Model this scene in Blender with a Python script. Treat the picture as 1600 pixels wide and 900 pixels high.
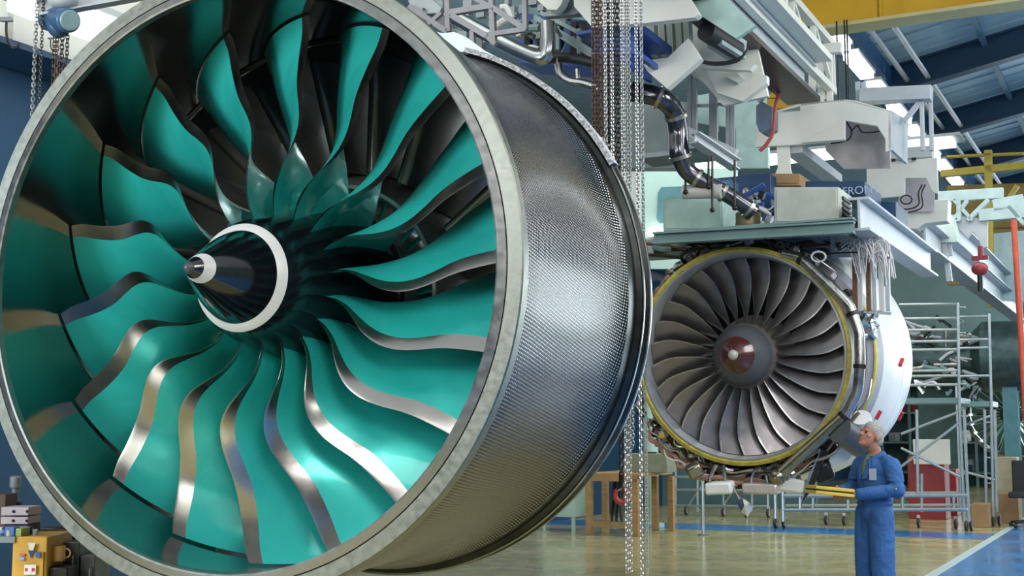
import bpy, bmesh, math, random
from math import sin, cos, pi, radians, sqrt, atan2
from mathutils import Vector, Matrix, Euler, noise
random.seed(7)
SC = bpy.context.scene
for o in list(bpy.data.objects): bpy.data.objects.remove(o)
COL = SC.collection

# ------------------------------------------------------------ camera
FPX = 2000.0
TILT = math.atan(226 / FPX)
CAM = Vector((0, 0, 1.6))
FW = Vector((0, cos(TILT), sin(TILT))); UP = Vector((0, -sin(TILT), cos(TILT))); RT = Vector((1, 0, 0))
cd = bpy.data.cameras.new('camera'); cd.sensor_width = 36; cd.lens = FPX / 1600 * 36; cd.clip_end = 300
cam = bpy.data.objects.new('camera', cd); COL.objects.link(cam)
cam.location = CAM; cam.rotation_euler = (pi / 2 + TILT, 0, 0); SC.camera = cam

def P(px, py, d):
    """photo pixel and depth to a point in the hall"""
    return CAM + d * (FW + RT * ((px - 800) / FPX) - UP * ((py - 450) / FPX))
# hall axes: U runs down the hall, V across it to the right
YAW = math.atan2((FW + RT * (1023 / FPX) - UP * (226 / FPX)).x, (FW + RT * (1023 / FPX) - UP * (226 / FPX)).y)
EU = Vector((sin(YAW), cos(YAW), 0)); EV = Vector((cos(YAW), -sin(YAW), 0)); EZ = Vector((0, 0, 1))
def H(u, v, z): return EU * u + EV * v + EZ * z
def ray(px, py):
    return FW + RT * ((px - 800) / FPX) - UP * ((py - 450) / FPX)
def onZ(px, py, z):
    r = ray(px, py); return CAM + r * ((z - CAM.z) / r.z)
def onV(px, py, v):
    r = ray(px, py); return CAM + r * (v / r.dot(EV))
def uvz(p): return (p.dot(EU), p.dot(EV), p.z)

# ------------------------------------------------------------ light
SC.view_settings.view_transform = 'Standard'; SC.view_settings.look = 'None'
SC.view_settings.gamma = 1; SC.view_settings.use_curve_mapping = False
SC.view_settings.exposure = 0.0
w = bpy.data.worlds.new('hall_daylight'); SC.world = w; w.use_nodes = True
wn = w.node_tree; bg = wn.nodes['Background']
tc = wn.nodes.new('ShaderNodeTexCoord'); sp = wn.nodes.new('ShaderNodeSeparateXYZ')
rp = wn.nodes.new('ShaderNodeValToRGB')
wn.links.new(tc.outputs['Generated'], sp.inputs[0]); wn.links.new(sp.outputs['Z'], rp.inputs[0])
rp.color_ramp.elements[0].position = 0.0; rp.color_ramp.elements[0].color = (0.10, 0.11, 0.10, 1)
rp.color_ramp.elements[1].position = 0.6; rp.color_ramp.elements[1].color = (0.55, 0.62, 0.64, 1)
wn.links.new(rp.outputs[0], bg.inputs[0]); bg.inputs[1].default_value = 1.0

def area(name, loc, target, sx, sy, power, col=(1, 1, 1)):
    l = bpy.data.lights.new(name, 'AREA'); l.shape = 'RECTANGLE'; l.size = sx; l.size_y = sy; l.energy = power; l.color = col
    o = bpy.data.objects.new(name, l); COL.objects.link(o); o.location = loc
    o.rotation_euler = (Vector(target) - Vector(loc)).to_track_quat('-Z', 'Y').to_euler()
    return o
# area lamp added at the left to brighten the rim, then unseen roof lamps
area('window_daylight', (-8.7, 4.0, 3.2), (-2.5, 7.0, 2.4), 4.5, 3.2, 900, (0.86, 0.94, 1.0))
area('roof_lamp', (-7, -2.0, 6.0), (-1.5, 7.5, 2.2), 4, 3, 300, (0.93, 0.98, 1.0))
area('roof_lamp', (2.0, -2.0, 6.5), (-1.2, 8, 2.0), 3, 3, 420, (1.0, 0.98, 0.95))
area('roof_lamp', (6.5, 2.0, 6.5), (1, 10, 2.0), 1.5, 5, 260, (1.0, 0.97, 0.94))
area('roof_lamp', (8.5, 8.0, 7.0), (3.5, 13, 1.5), 3, 5, 520, (0.95, 0.98, 1.0))
area('roof_lamp', tuple(H(20, -3.0, 8.2)), tuple(H(20, -3.5, 0)), 3, 20, 900, (0.92, 0.99, 1.0))
area('roof_lamp', tuple(H(24, 6.0, 9.5)), tuple(H(24, 3, 0)), 5, 24, 1500, (0.9, 0.98, 1.0))
area('roof_lamp', tuple(H(10, -7.5, 8.0)), tuple(H(12, -9.8, 5.5)), 3, 8, 150, (0.97, 1.0, 0.93))  # added to brighten the cream girder at the left

# ------------------------------------------------------------ materials
def lin(h):
    if isinstance(h, str):
        h = h.lstrip('#'); c = [int(h[i:i + 2], 16) / 255 for i in (0, 2, 4)]
        return tuple(x / 12.92 if x <= .04045 else ((x + .055) / 1.055) ** 2.4 for x in c) + (1,)
    return tuple(h) + (1,)
MATS = {}
def mat(name, col, rough=.5, metal=0., var=.12, scale=6., coat=0., bump=0., bscale=60., rvar=0., emit=0., stretch=None, detail=5):
    if name in MATS: return MATS[name]
    m = bpy.data.materials.new(name); m.use_nodes = True; nt = m.node_tree; b = nt.nodes['Principled BSDF']
    c = lin(col)
    b.inputs['Roughness'].default_value = rough; b.inputs['Metallic'].default_value = metal
    b.inputs['Coat Weight'].default_value = coat; b.inputs['Coat Roughness'].default_value = .08
    t = nt.nodes.new('ShaderNodeTexCoord'); vec = t.outputs['Object']
    if stretch:
        mp = nt.nodes.new('ShaderNodeMapping'); mp.inputs['Scale'].default_value = stretch
        nt.links.new(vec, mp.inputs[0]); vec = mp.outputs[0]
    n = nt.nodes.new('ShaderNodeTexNoise'); n.inputs['Scale'].default_value = scale; n.inputs['Detail'].default_value = detail
    nt.links.new(vec, n.inputs['Vector'])
    r = nt.nodes.new('ShaderNodeValToRGB'); r.color_ramp.elements[0].position = .3; r.color_ramp.elements[1].position = .7
    r.color_ramp.elements[0].color = tuple(x * (1 - var) for x in c[:3]) + (1,)
    r.color_ramp.elements[1].color = tuple(min(1, x * (1 + var)) for x in c[:3]) + (1,)
    nt.links.new(n.outputs['Fac'], r.inputs[0]); nt.links.new(r.outputs[0], b.inputs['Base Color'])
    if rvar:
        mr = nt.nodes.new('ShaderNodeMapRange'); mr.inputs[1].default_value = .35; mr.inputs[2].default_value = .65
        mr.inputs[3].default_value = max(.02, rough - rvar); mr.inputs[4].default_value = min(1, rough + rvar)
        nt.links.new(n.outputs['Fac'], mr.inputs[0]); nt.links.new(mr.outputs[0], b.inputs['Roughness'])
    if bump:
        n2 = nt.nodes.new('ShaderNodeTexNoise'); n2.inputs['Scale'].default_value = bscale; nt.links.new(vec, n2.inputs['Vector'])
        bp = nt.nodes.new('ShaderNodeBump'); bp.inputs['Strength'].default_value = bump; bp.inputs['Distance'].default_value = .01 if bscale > 30 else .03
        nt.links.new(n2.outputs['Fac'], bp.inputs['Height']); nt.links.new(bp.outputs[0], b.inputs['Normal'])
    if emit:
        b.inputs['Emission Color'].default_value = c; b.inputs['Emission Strength'].default_value = emit
    MATS[name] = m; return m

# ------------------------------------------------------------ mesh builder
class MB:
    def __init__(s): s.v = []; s.f = []; s.mi = []; s.pc = []; s.dp = 0
    def add(s, vs, fs, mi=0):
        if s.dp == 0: s.pc.append((len(s.v), len(s.f)))
        o = len(s.v); s.v += [Vector(v) for v in vs]; s.f += [tuple(i + o for i in f) for f in fs]; s.mi += [mi] * len(fs); return s
    def box(s, c, size, ax=None, mi=0, bev=0.0):
        c = Vector(c); ax = ax or (Vector((1, 0, 0)), Vector((0, 1, 0)), EZ)
        hx, hy, hz = [x / 2 for x in size]
        vs = [c + ax[0] * hx * i + ax[1] * hy * j + ax[2] * hz * k for i in (-1, 1) for j in (-1, 1) for k in (-1, 1)]
        return s.add(vs, [(0, 1, 3, 2), (4, 6, 7, 5), (0, 4, 5, 1), (2, 3, 7, 6), (0, 2, 6, 4), (1, 5, 7, 3)], mi)
    def beam(s, a, b, w, h, up=None, mi=0):
        a = Vector(a); b = Vector(b); d = (b - a); L = d.length; d.normalize(); up = Vector(up) if up else EZ
        if abs(d.dot(up)) > .98: up = EV
        sx = d.cross(up).normalized(); u2 = sx.cross(d)
        return s.box((a + b) / 2, (L, w, h), (d, sx, u2), mi)
    def ibeam(s, a, b, w, h, t=.02, up=None, mi=0):
        a = Vector(a); b = Vector(b); d = (b - a).normalized(); up = Vector(up) if up else EZ
        if abs(d.dot(up)) > .98: up = EV
        sx = d.cross(up).normalized(); u2 = sx.cross(d)
        s.pc.append((len(s.v), len(s.f))); s.dp += 1
        s.beam(a + u2 * (h / 2 - t / 2), b + u2 * (h / 2 - t / 2), w, t, up, mi); s.beam(a - u2 * (h / 2 - t / 2), b - u2 * (h / 2 - t / 2), w, t, up, mi)
        s.beam(a, b, t, h - 2 * t, up, mi); s.dp -= 1; return s
    def tube(s, pts, r, n=10, mi=0, cap=True, closed=False):
        pts = [Vector(p) for p in pts]; N = len(pts); rs = r if isinstance(r, (list, tuple)) else [r] * N
        tang = []
        for i in range(N):
            if closed: t = pts[(i + 1) % N] - pts[i - 1]
            else: t = pts[min(i + 1, N - 1)] - pts[max(i - 1, 0)]
            tang.append(t.normalized() if t.length > 1e-9 else Vector((0, 0, 1)))
        ref = EZ if abs(tang[0].z) < .9 else Vector((1, 0, 0))
        x = tang[0].cross(ref).normalized(); vs = []
        for i in range(N):
            x = (x - tang[i] * x.dot(tang[i]))
            x = x.normalized() if x.length > 1e-6 else tang[i].orthogonal().normalized()
            y = tang[i].cross(x)
            vs += [pts[i] + (x * cos(2 * pi * k / n) + y * sin(2 * pi * k / n)) * rs[i] for k in range(n)]
        fs = []
        for i in range(N if closed else N - 1):
            j = (i + 1) % N
            fs += [(i * n + k, i * n + (k + 1) % n, j * n + (k + 1) % n, j * n + k) for k in range(n)]
        if cap and not closed: fs += [tuple(range(n))[::-1], tuple((N - 1) * n + k for k in range(n))]
        return s.add(vs, fs, mi)
    def cyl(s, a, b, r, n=16, mi=0): return s.tube([a, b], r, n, mi)
    def lathe(s, prof, n=64, a0=0., a1=2 * pi, fr=None, mi=0, closed=False):
        """prof: list of (radius, height) about the axis of fr = (origin, x, y, z)"""
        O, X, Y, Z = fr or (Vector((0, 0, 0)), Vector((1, 0, 0)), Vector((0, 1, 0)), Vector((0, 0, 1)))
        full = abs(a1 - a0 - 2 * pi) < 1e-6; m = n if full else n + 1; k = len(prof); vs = []
        for i in range(m):
            t = a0 + (a1 - a0) * i / n
            vs += [O + (X * cos(t) + Y * sin(t)) * r + Z * z for r, z in prof]
        fs = []
        for i in range(n):
            j = (i + 1) % m
            for q in range(k if closed else k - 1):
                q2 = (q + 1) % k
                fs.append((i * k + q, j * k + q, j * k + q2, i * k + q2))
        return s.add(vs, fs, mi)
    def prism(s, poly, z0, z1, fr=None, mi=0):
        """poly in x,y of frame, extruded from z0 to z1 along its z"""
        O, X, Y, Z = fr or (Vector((0, 0, 0)), Vector((1, 0, 0)), Vector((0, 1, 0)), Vector((0, 0, 1)))
        n = len(poly); vs = [O + X * x + Y * y + Z * z for z in (z0, z1) for x, y in poly]
        fs = [tuple(range(n))[::-1], tuple(range(n, 2 * n))] + [(i, (i + 1) % n, n + (i + 1) % n, n + i) for i in range(n)]
        return s.add(vs, fs, mi)
    def ball(s, c, r, nu=14, nv=8, sc=(1, 1, 1), ax=None, mi=0):
        c = Vector(c); ax = ax or (Vector((1, 0, 0)), Vector((0, 1, 0)), EZ)
        vs = []
        for j in range(nv + 1):
            ph = pi * j / nv
            for i in range(nu):
                t = 2 * pi * i / nu
                vs.append(c + ax[0] * (r * sc[0] * sin(ph) * cos(t)) + ax[1] * (r * sc[1] * sin(ph) * sin(t)) + ax[2] * (r * sc[2] * cos(ph)))
        fs = [(j * nu + i, j * nu + (i + 1) % nu, (j + 1) * nu + (i + 1) % nu, (j + 1) * nu + i) for j in range(nv) for i in range(nu)]
        return s.add(vs, fs, mi)
    def pieces(s):
        out = []
        for i, (v0, f0) in enumerate(s.pc):
            v1, f1 = s.pc[i + 1] if i + 1 < len(s.pc) else (len(s.v), len(s.f))
            m = MB(); m.v = s.v[v0:v1]; m.f = [tuple(k - v0 for k in f) for f in s.f[f0:f1]]; m.mi = s.mi[f0:f1]; out.append(m)
        return out
    def build(s, name, m=None, parent=None, smooth=35, bevel=0., loc=None, kind=None, label=None, fixn=True):
        me = bpy.data.meshes.new(name); me.from_pydata([tuple(v) for v in s.v], [], s.f)
        for x in (m if isinstance(m, (list, tuple)) else [m]):
            if x: me.materials.append(x)
        me.polygons.foreach_set('material_index', s.mi)
        b = bmesh.new(); b.from_mesh(me); bmesh.ops.remove_doubles(b, verts=b.verts, dist=1e-5)
        if fixn: bmesh.ops.recalc_face_normals(b, faces=b.faces)
        if loc is not None: bmesh.ops.translate(b, verts=b.verts, vec=-Vector(loc))
        b.to_mesh(me); b.free()
        if smooth:
            me.shade_smooth(); me.set_sharp_from_angle(angle=radians(smooth))
        o = bpy.data.objects.new(name, me); COL.objects.link(o)
        if loc is not None: o.location = loc
        if parent: o.parent = parent
        if bevel:
            md = o.modifiers.new('bevel', 'BEVEL'); md.width = bevel; md.segments = 2; md.limit_method = 'ANGLE'; md.angle_limit = radians(40)
        if kind: o['kind'] = kind
        if label: o['label'] = label
        return o
def tag(o, label, cat, group=None, kind=None):
    o['label'] = label; o['category'] = cat
    if group: o['group'] = group
    if kind: o['kind'] = kind
    return o
def thing(name, loc, label, cat, group=None, rz=0., fr=None):
    o = bpy.data.objects.new(name, None); COL.objects.link(o); o.empty_display_size = .1
    if fr:
        O, X, Y, Z = fr; o.matrix_world = Matrix(((X.x, Y.x, Z.x, O.x), (X.y, Y.y, Z.y, O.y), (X.z, Y.z, Z.z, O.z), (0, 0, 0, 1)))
    else:
        o.location = loc; o.rotation_euler = (0, 0, rz)
    return tag(o, label, cat, group)
def copy_tree(o, parent=None):
    c = o.copy(); COL.objects.link(c)
    if parent: c.parent = parent
    for ch in [x for x in KIDS(o)]: copy_tree(ch, c)
    return c
def KIDS(o): return [x for x in bpy.data.objects if x.parent == o]
def arc(c, r, a0, a1, n, X, Y): return [Vector(c) + (Vector(X) * cos(a0 + (a1 - a0) * i / n) + Vector(Y) * sin(a0 + (a1 - a0) * i / n)) * r for i in range(n + 1)]
def bez(pts, n=6):
    """smooth path through points (Catmull-Rom)"""
    p = [Vector(x) for x in pts]; p = [p[0] * 2 - p[1]] + p + [p[-1] * 2 - p[-2]]; out = []
    for i in range(1, len(p) - 2):
        for k in range(n):
            t = k / n; a, b, c, d = p[i - 1:i + 3]
            out.append(.5 * ((2 * b) + (c - a) * t + (2 * a - 5 * b + 4 * c - d) * t * t + (3 * b - a - 3 * c + d) * t ** 3))
    return out + [p[-2]]
def itp(x, xs, ys):
    if x <= xs[0]: return ys[0]
    for i in range(len(xs) - 1):
        if x <= xs[i + 1]:
            t = (x - xs[i]) / (xs[i + 1] - xs[i]); return ys[i] + (ys[i + 1] - ys[i]) * t
    return ys[-1]
def smooth_itp(xs, ys):
    # Catmull-Rom style cubic interpolation on uneven knots
    def g(x):
        if x <= xs[0]: return ys[0]
        if x >= xs[-1]: return ys[-1]
        i = max(k for k in range(len(xs) - 1) if xs[k] <= x)
        h = xs[i + 1] - xs[i]; t = (x - xs[i]) / h
        def m(k):
            if k == 0: return (ys[1] - ys[0]) / (xs[1] - xs[0])
            if k == len(xs) - 1: return (ys[-1] - ys[-2]) / (xs[-1] - xs[-2])
            return (ys[k + 1] - ys[k - 1]) / (xs[k + 1] - xs[k - 1])
        return (2*t**3-3*t*t+1)*ys[i] + (t**3-2*t*t+t)*h*m(i) + (-2*t**3+3*t*t)*ys[i+1] + (t**3-t*t)*h*m(i+1)
    return g
# ------------------------------------------------------------ big engine
def frame_of(px, py, d, az, el):
    n = Vector((-sin(az) * cos(el), -cos(az) * cos(el), sin(el))); a = EZ.cross(n).normalized(); b = n.cross(a)
    return (P(px, py, d), a, b, n)
M_teal = mat('teal_blade_coating', (.024, .47, .415), .38, .35, .08, 2.2, coat=.25, rvar=.12, detail=2)
M_edge = mat('titanium_edge', (.50, .47, .44), .22, 1., .05, 4., rvar=.05)
M_edged = mat('titanium_trailing_edge', (.35, .33, .31), .3, 1., .05, 4.)
M_rim = mat('machined_rim_alloy', (.25, .26, .225), .40, 1., .12, 22., bump=.05, bscale=140, rvar=.05)
M_liner = mat('dark_polished_liner', (.26, .28, .27), .13, 1., .05, 3.)
M_black = mat('black_gloss_paint', (.004, .005, .007), .07, 0., .1, 3., coat=1.)
M_white = mat('white_marking_paint', (.62, .61, .58), .35, 0., .04, 5.)
M_tipm = mat('rubber_nose_tip', (.05, .055, .06), .35, 0., .1)
M_vane = mat('dark_grey_vane_metal', (.26, .25, .225), .27, .65, .15, 3.)
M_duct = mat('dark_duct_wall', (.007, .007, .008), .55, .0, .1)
M_core = mat('satin_core_alloy', (.56, .50, .48), .35, .6, .12, 4.)
M_groove = mat('seam_shadow_gap', (.03, .03, .03), .6, .3, .1)  # even dark grey for the rim groove

def carbon(name):
    m = bpy.data.materials.new(name); m.use_nodes = True; nt = m.node_tree; b = nt.nodes['Principled BSDF']; L = nt.links.new
    uv = nt.nodes.new('ShaderNodeUVMap'); uv.uv_map = 'UVMap'
    def wave(rot, sc):
        mp = nt.nodes.new('ShaderNodeMapping'); mp.inputs['Rotation'].default_value = (0, 0, rot); mp.inputs['Scale'].default_value = (sc, sc, 1)
        L(uv.outputs[0], mp.inputs[0]); wv = nt.nodes.new('ShaderNodeTexWave'); wv.inputs['Scale'].default_value = 1; L(mp.outputs[0], wv.inputs[0])
        return wv.outputs['Fac']
    a = wave(radians(10), 15.); c = wave(radians(100), 13.); c2 = wave(radians(102), 10.)
    gt = nt.nodes.new('ShaderNodeMath'); gt.operation = 'GREATER_THAN'; gt.inputs[1].default_value = .5; L(c2, gt.inputs[0])
    mx = nt.nodes.new('ShaderNodeMath'); mx.operation = 'MULTIPLY'; L(a, mx.inputs[0]); L(c, mx.inputs[1])
    bp = nt.nodes.new('ShaderNodeBump'); bp.inputs['Strength'].default_value = .5; bp.inputs['Distance'].default_value = .003; L(mx.outputs[0], bp.inputs['Height'])
    L(bp.outputs[0], b.inputs['Normal'])
    rp = nt.nodes.new('ShaderNodeValToRGB'); rp.color_ramp.elements[0].color = (.010, .010, .010, 1); rp.color_ramp.elements[1].color = (.36, .36, .355, 1)
    rp.color_ramp.elements[0].position = .22; rp.color_ramp.elements[1].position = .5
    L(mx.outputs[0], rp.inputs[0]); L(rp.outputs[0], b.inputs['Base Color'])
    b.inputs['Metallic'].default_value = .85; b.inputs['Roughness'].default_value = .17
    b.inputs['Coat Weight'].default_value = .1; b.inputs['Coat Roughness'].default_value = .2
    return m
M_carbon = carbon('woven_carbon_fibre')

BF = frame_of(353.5, 429.4, 7.41, .3895, -.0023)
big = thing('jet_engine', BF[0], 'huge turbofan engine with teal curved fan blades and woven dark barrel, hanging at left', 'jet engine', fr=BF)
DROP = -.012
def uvlathe(name, prof, n, m, parent, length_scale=1.):
    mb = MB().lathe(prof, n); o = mb.build(name, m, parent)
    me = o.data; uv = me.uv_layers.new(name='UVMap')
    for p in me.polygons:
        ts = [atan2(me.vertices[me.loops[l].vertex_index].co.y, me.vertices[me.loops[l].vertex_index].co.x) for l in p.loop_indices]
        mxx = max(ts)
        for l, t in zip(p.loop_indices, ts):
            if mxx - t > pi: t += 2 * pi
            co = me.vertices[me.loops[l].vertex_index].co
            uv.data[l].uv = (t * 1.9, co.z)
    return o
# barrel, slightly waisted behind the rim
prof = [(1.80, -.05), (1.822, -.06), (1.828, -.12), (1.83, -.3), (1.80, -.9), (1.79, -1.3), (1.80, -1.62), (1.83, -1.80), (1.855, -1.86)]
uvlathe('fan_case', prof, 160, M_carbon, big)
# rear flange with two lands
MB().lathe([(1.855, -1.86), (1.862, -1.93), (1.865, -2.0), (1.90, -2.02), (1.905, -2.06), (1.875, -2.08), (1.875, -2.16), (1.91, -2.18), (1.91, -2.23), (1.87, -2.26), (1.74, -2.26), (1.73, -1.7)], 160).build('rear_flange', mat('dark_green_grey_flange', (.05, .055, .052), .22, .9, .3, 9.), big)
# pale speckled strip along the top of the rear flange
MB().lathe([(1.908, -2.0), (1.945, -2.0), (1.945, -2.10), (1.908, -2.10)], 40, radians(28), radians(72), closed=True).build('packing_strip', mat('speckled_packing', (.55, .56, .56), .6, 0, .75, 45.), big)
for zz in (-2.04, -2.205):
    MB().lathe([(1.907, zz - .014), (1.913, zz - .010), (1.913, zz + .010), (1.907, zz + .014)], 160).build('seal_ring', mat('bright_seal_ring', (.30, .31, .30), .2, 1., .05), big)
# front rim: outer land, groove, inner land
MB().lathe([(1.80, -.09), (1.85, -.085), (1.852, -.01), (1.845, .0), (1.766, .004), (1.764, -.004)], 200).build('intake_rim', M_rim, big)
MB().lathe([(1.760, -.004), (1.758, .004), (1.712, .018), (1.702, .012), (1.700, -.03)], 200).build('inner_lip', mat('inner_lip_alloy', (.34, .335, .32), .36, 1., .06, 18., bump=.04, bscale=140, rvar=.05), big)
MB().lathe([(1.766, -.006), (1.758, -.006)], 200).build('rim_groove', M_groove, big)
# liner in front of and around the fan, then the dark bypass duct
MB().lathe([(1.702, -.02), (1.715, -.12), (1.722, -.3), (1.722, -1.12)], 200).build('case_liner', M_liner, big)
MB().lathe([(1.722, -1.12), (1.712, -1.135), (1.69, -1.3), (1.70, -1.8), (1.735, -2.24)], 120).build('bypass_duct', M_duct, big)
MB().lathe([(1.722, -1.11), (1.700, -1.118), (1.700, -1.135), (1.722, -1.14)], 160).build('liner_step', M_edge, big)

# spinner
sp_prof = [(0.0, .385), (.016, .381), (.030, .366), (.036, .352)]
MB().lathe([(r, z + 0) for r, z in sp_prof], 48).build('spinner_tip', M_tipm, big)
cone = [(.036, .352), (.055, .32), (.13, .185), (.2, .06), (.245, -.03), (.277, -.105)]
spn = MB().lathe(cone, 96).build('spinner', M_black, big)
MB().lathe([(.277, -.105), (.30, -.122), (.322, -.150)], 96).build('white_band', M_white, spn)
# white swirl: comma shaped band that winds round the tip
mb = MB(); N = 40
def cone_r(z): return itp(-z, [-.352, -.32, -.185, -.06, .03, .105], [.036, .055, .13, .2, .245, .277])
vs = []
for i in range(N + 1):
    t = i / N; a = radians(-120) + t * radians(250)
    zc = .262 + .060 * (1 - t) ** 3 + .035 * t ** 4; wd = .002 + .030 * sin(pi * min(1, t * .95 + .03)) ** .9
    for q in range(5):
        z = min(.345, zc + wd * (q / 4 * 2 - 1)); r = cone_r(z) + .0015; vs.append(Vector((r * cos(a), r * sin(a), z)))
mb.add(vs, [(i * 5 + q, (i + 1) * 5 + q, (i + 1) * 5 + q + 1, i * 5 + q + 1) for i in range(N) for q in range(4)])
mb.build('white_swirl', M_white, spn)
M_hub = mat('black_hub_gloss', (.006, .010, .012), .12, .2, .3, 3., coat=1.)
MB().lathe([(.322, -.150), (.345, -.19), (.385, -.32), (.43, -.5), (.51, -.75), (.575, -.98), (.585, -1.12)], 96).build('hub', M_hub, big)

# fan blade: measured leading edge sweep, twisted chord
LEr = [.36, .45, .50, .60, .70, .80, .90, 1.0, 1.1, 1.2, 1.3, 1.45, 1.6, 1.712]
LEt = [1.5, 1.5, 1.3, -1.2, -5.3, -8.9, -10.3, -9.6, -7.4, -4.9, -3.3, -2.0, -1.2, 0.]
gLEt = smooth_itp(LEr, LEt); gLEz = smooth_itp([.36, .5, .8, 1.2, 1.5, 1.712], [-.44, -.40, -.32, -.44, -.52, -.565])
gTEt = smooth_itp([.45, .6, .76, 1.05, 1.36, 1.712], [-2, 1, 8, 16.5, 20, 21.5]); gTEz = smooth_itp([.45, .8, 1.712], [-.96, -.98, -1.03])
def blade_sheet(gs, n_s, chord_us, r0, r1, thick, z_off=0.):
    pass
def make_blade(parent, R0, R1, gLt, gLz, gTt, gTz, bump, wst, m_face, m_edge, ns=44, nu=16, tmax=.021, name='fan_blade', m_back=None):
    """wst(s): fraction of the chord covered by the metal leading edge"""
    def mid(r, u, camb):
        th = gLt(r) + (gTt(r) - gLt(r)) * u + camb * sin(pi * min(1, u)); z = gLz(r) + (gTz(r) - gLz(r)) * u
        return Vector((r * cos(radians(th)), r * sin(radians(th)), z))
    rows = []
    K = 6
    for i in range(ns + 1):
        s = i / ns; r = R0 + (R1 - R0) * s; cb = bump(s); ws = wst(s)
        us = [ws * (k / K) ** 1.6 for k in range(K + 1)] + [ws + (1 - ws) * (k / nu) for k in range(1, nu + 1)]
        row = []
        for u in us:
            p = mid(r, u, cb); e = .004
            du = mid(r, u + e, cb) - mid(r, u - e, cb); dr = mid(r + .004, u, bump(s)) - mid(r - .004, u, bump(s))
            nrm = dr.cross(du).normalized()
            if nrm.z < 0 : nrm = -nrm
            t = tmax * (1 - .45 * s) * (max(0., u) ** .5 * 1.4 if u < .25 else .7) * (1 - max(0, u - .55) / .45 * .88)
            row.append((p, nrm, min(t, tmax)))
        rows.append(row)
    m = len(rows[0])
    def shell(k0, k1, nm, mt, par, capend, back=0):
        vs = []; c = k1 - k0 + 1
        for row in rows:
            vs += [row[k][0] + row[k][1] * row[k][2] * .5 for k in range(k0, k1 + 1)]
        for row in rows:
            vs += [row[k][0] - row[k][1] * row[k][2] * .5 for k in range(k0, k1 + 1)]
        o = len(rows) * c; fs = []; mi = []
        for i in range(len(rows) - 1):
            for k in range(c - 1):
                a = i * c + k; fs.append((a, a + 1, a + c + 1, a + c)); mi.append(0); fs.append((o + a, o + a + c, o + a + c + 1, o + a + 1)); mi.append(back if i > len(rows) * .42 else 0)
            if capend: a = i * c + c - 1; fs.append((a, o + a, o + a + c, a + c)); mi.append(back)
        i = len(rows) - 1
        for i in (0, len(rows) - 1):
            for k in range(c - 1): a = i * c + k; fs.append((a, a + 1, o + a + 1, o + a)); mi.append(back)
        q = MB().add(vs, fs); q.mi = mi; return q.build(nm, mt, par, smooth=50)
    b = shell(K, m - 1, name, [m_face, m_back or m_face], parent, True, 1)
    shell(0, K, 'leading_edge', m_edge, b, False)
    return b
gw = smooth_itp([0, .08, .2, .35, .6, .85, 1.0], [.03, .04, .06, .095, .115, .10, .085])
blade = make_blade(big, .37, 1.708, gLEt, gLEz, gTEt, gTEz, lambda s: 5.5 - 2.8 * s, gw, M_teal, M_edge, m_back=mat('black_blade_rear', (.01, .012, .014), .3, .1, .1, coat=.3))  # outer rear black stands in for the dark reflections between blades
blade.rotation_euler.z = radians(4)
# cut of the chord near the hub follows the hub itself, which the blade enters
kid = KIDS(blade)[0]
for k in range(1, 18):
    b2 = blade.copy(); COL.objects.link(b2); b2.rotation_euler.z = radians(4 + 20 * k)
    k2 = kid.copy(); COL.objects.link(k2); k2.parent = b2

# outlet guide vanes in the bypass duct
def vane_mesh(r0, r1, z0, ch, lean, th, twist, nm, mt, parent, ns=10, curve=0.):
    rows = []
    prof = []
    for k in range(24):
        t = 2 * pi * k / 24; x = .5 - .5 * cos(t); y = sin(t) * (.5 * (1 - x) ** .55 + .08) * th
        prof.append((x * ch, y))
    vs = []
    for i in range(ns + 1):
        s = i / ns; r = r0 + (r1 - r0) * s; a = lean * (s - .5)
        c = cos(twist); sn = sin(twist)
        for x, y in prof:
            zz = z0 - (x * c) + curve * s * s; tt = (y + x * sn) + a
            vs.append(Vector((r, tt, zz)))
    n = 24
    fs = [(i * n + k, i * n + (k + 1) % n, (i + 1) * n + (k + 1) % n, (i + 1) * n + k) for i in range(ns) for k in range(n)]
    fs += [tuple(range(n)), tuple(ns * n + k for k in range(n))]
    return MB().add(vs, fs).build(nm, mt, parent, smooth=60)
ogv = vane_mesh(.86, 1.72, -1.36, .70, .10, .16, -.22, 'outlet_guide_vane', M_vane, big, curve=.0)
NO = 22
for k in range(1, NO):
    o = ogv.copy(); COL.objects.link(o); o.rotation_euler.z = 2 * pi * k / NO
# core: splitter, inner ducts, booster inlet vanes
MB().lathe([(.70, -1.30), (.725, -1.235), (.75, -1.235), (.80, -1.30), (.86, -1.5), (.90, -1.9), (.84, -2.3), (.70, -2.35)], 96).build('core_cowl', M_core, big)
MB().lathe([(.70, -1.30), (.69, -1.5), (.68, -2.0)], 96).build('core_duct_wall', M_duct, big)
MB().lathe([(.585, -1.12), (.587, -1.16), (.575, -1.2), (.565, -1.5), (.55, -2.0), (.0, -2.05)], 96).build('core_hub', M_core, big)
MB().lathe([(.588, -1.12), (.592, -1.125), (.592, -1.15), (.588, -1.155)], 96).build('hub_step', M_core, big)
sv = vane_mesh(.56, .70, -1.32, .16, .02, .035, .6, 'stator_vane', M_teal, big)
for k in range(1, 48):
    o = sv.copy(); COL.objects.link(o); o.rotation_euler.z = 2 * pi * k / 48

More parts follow.
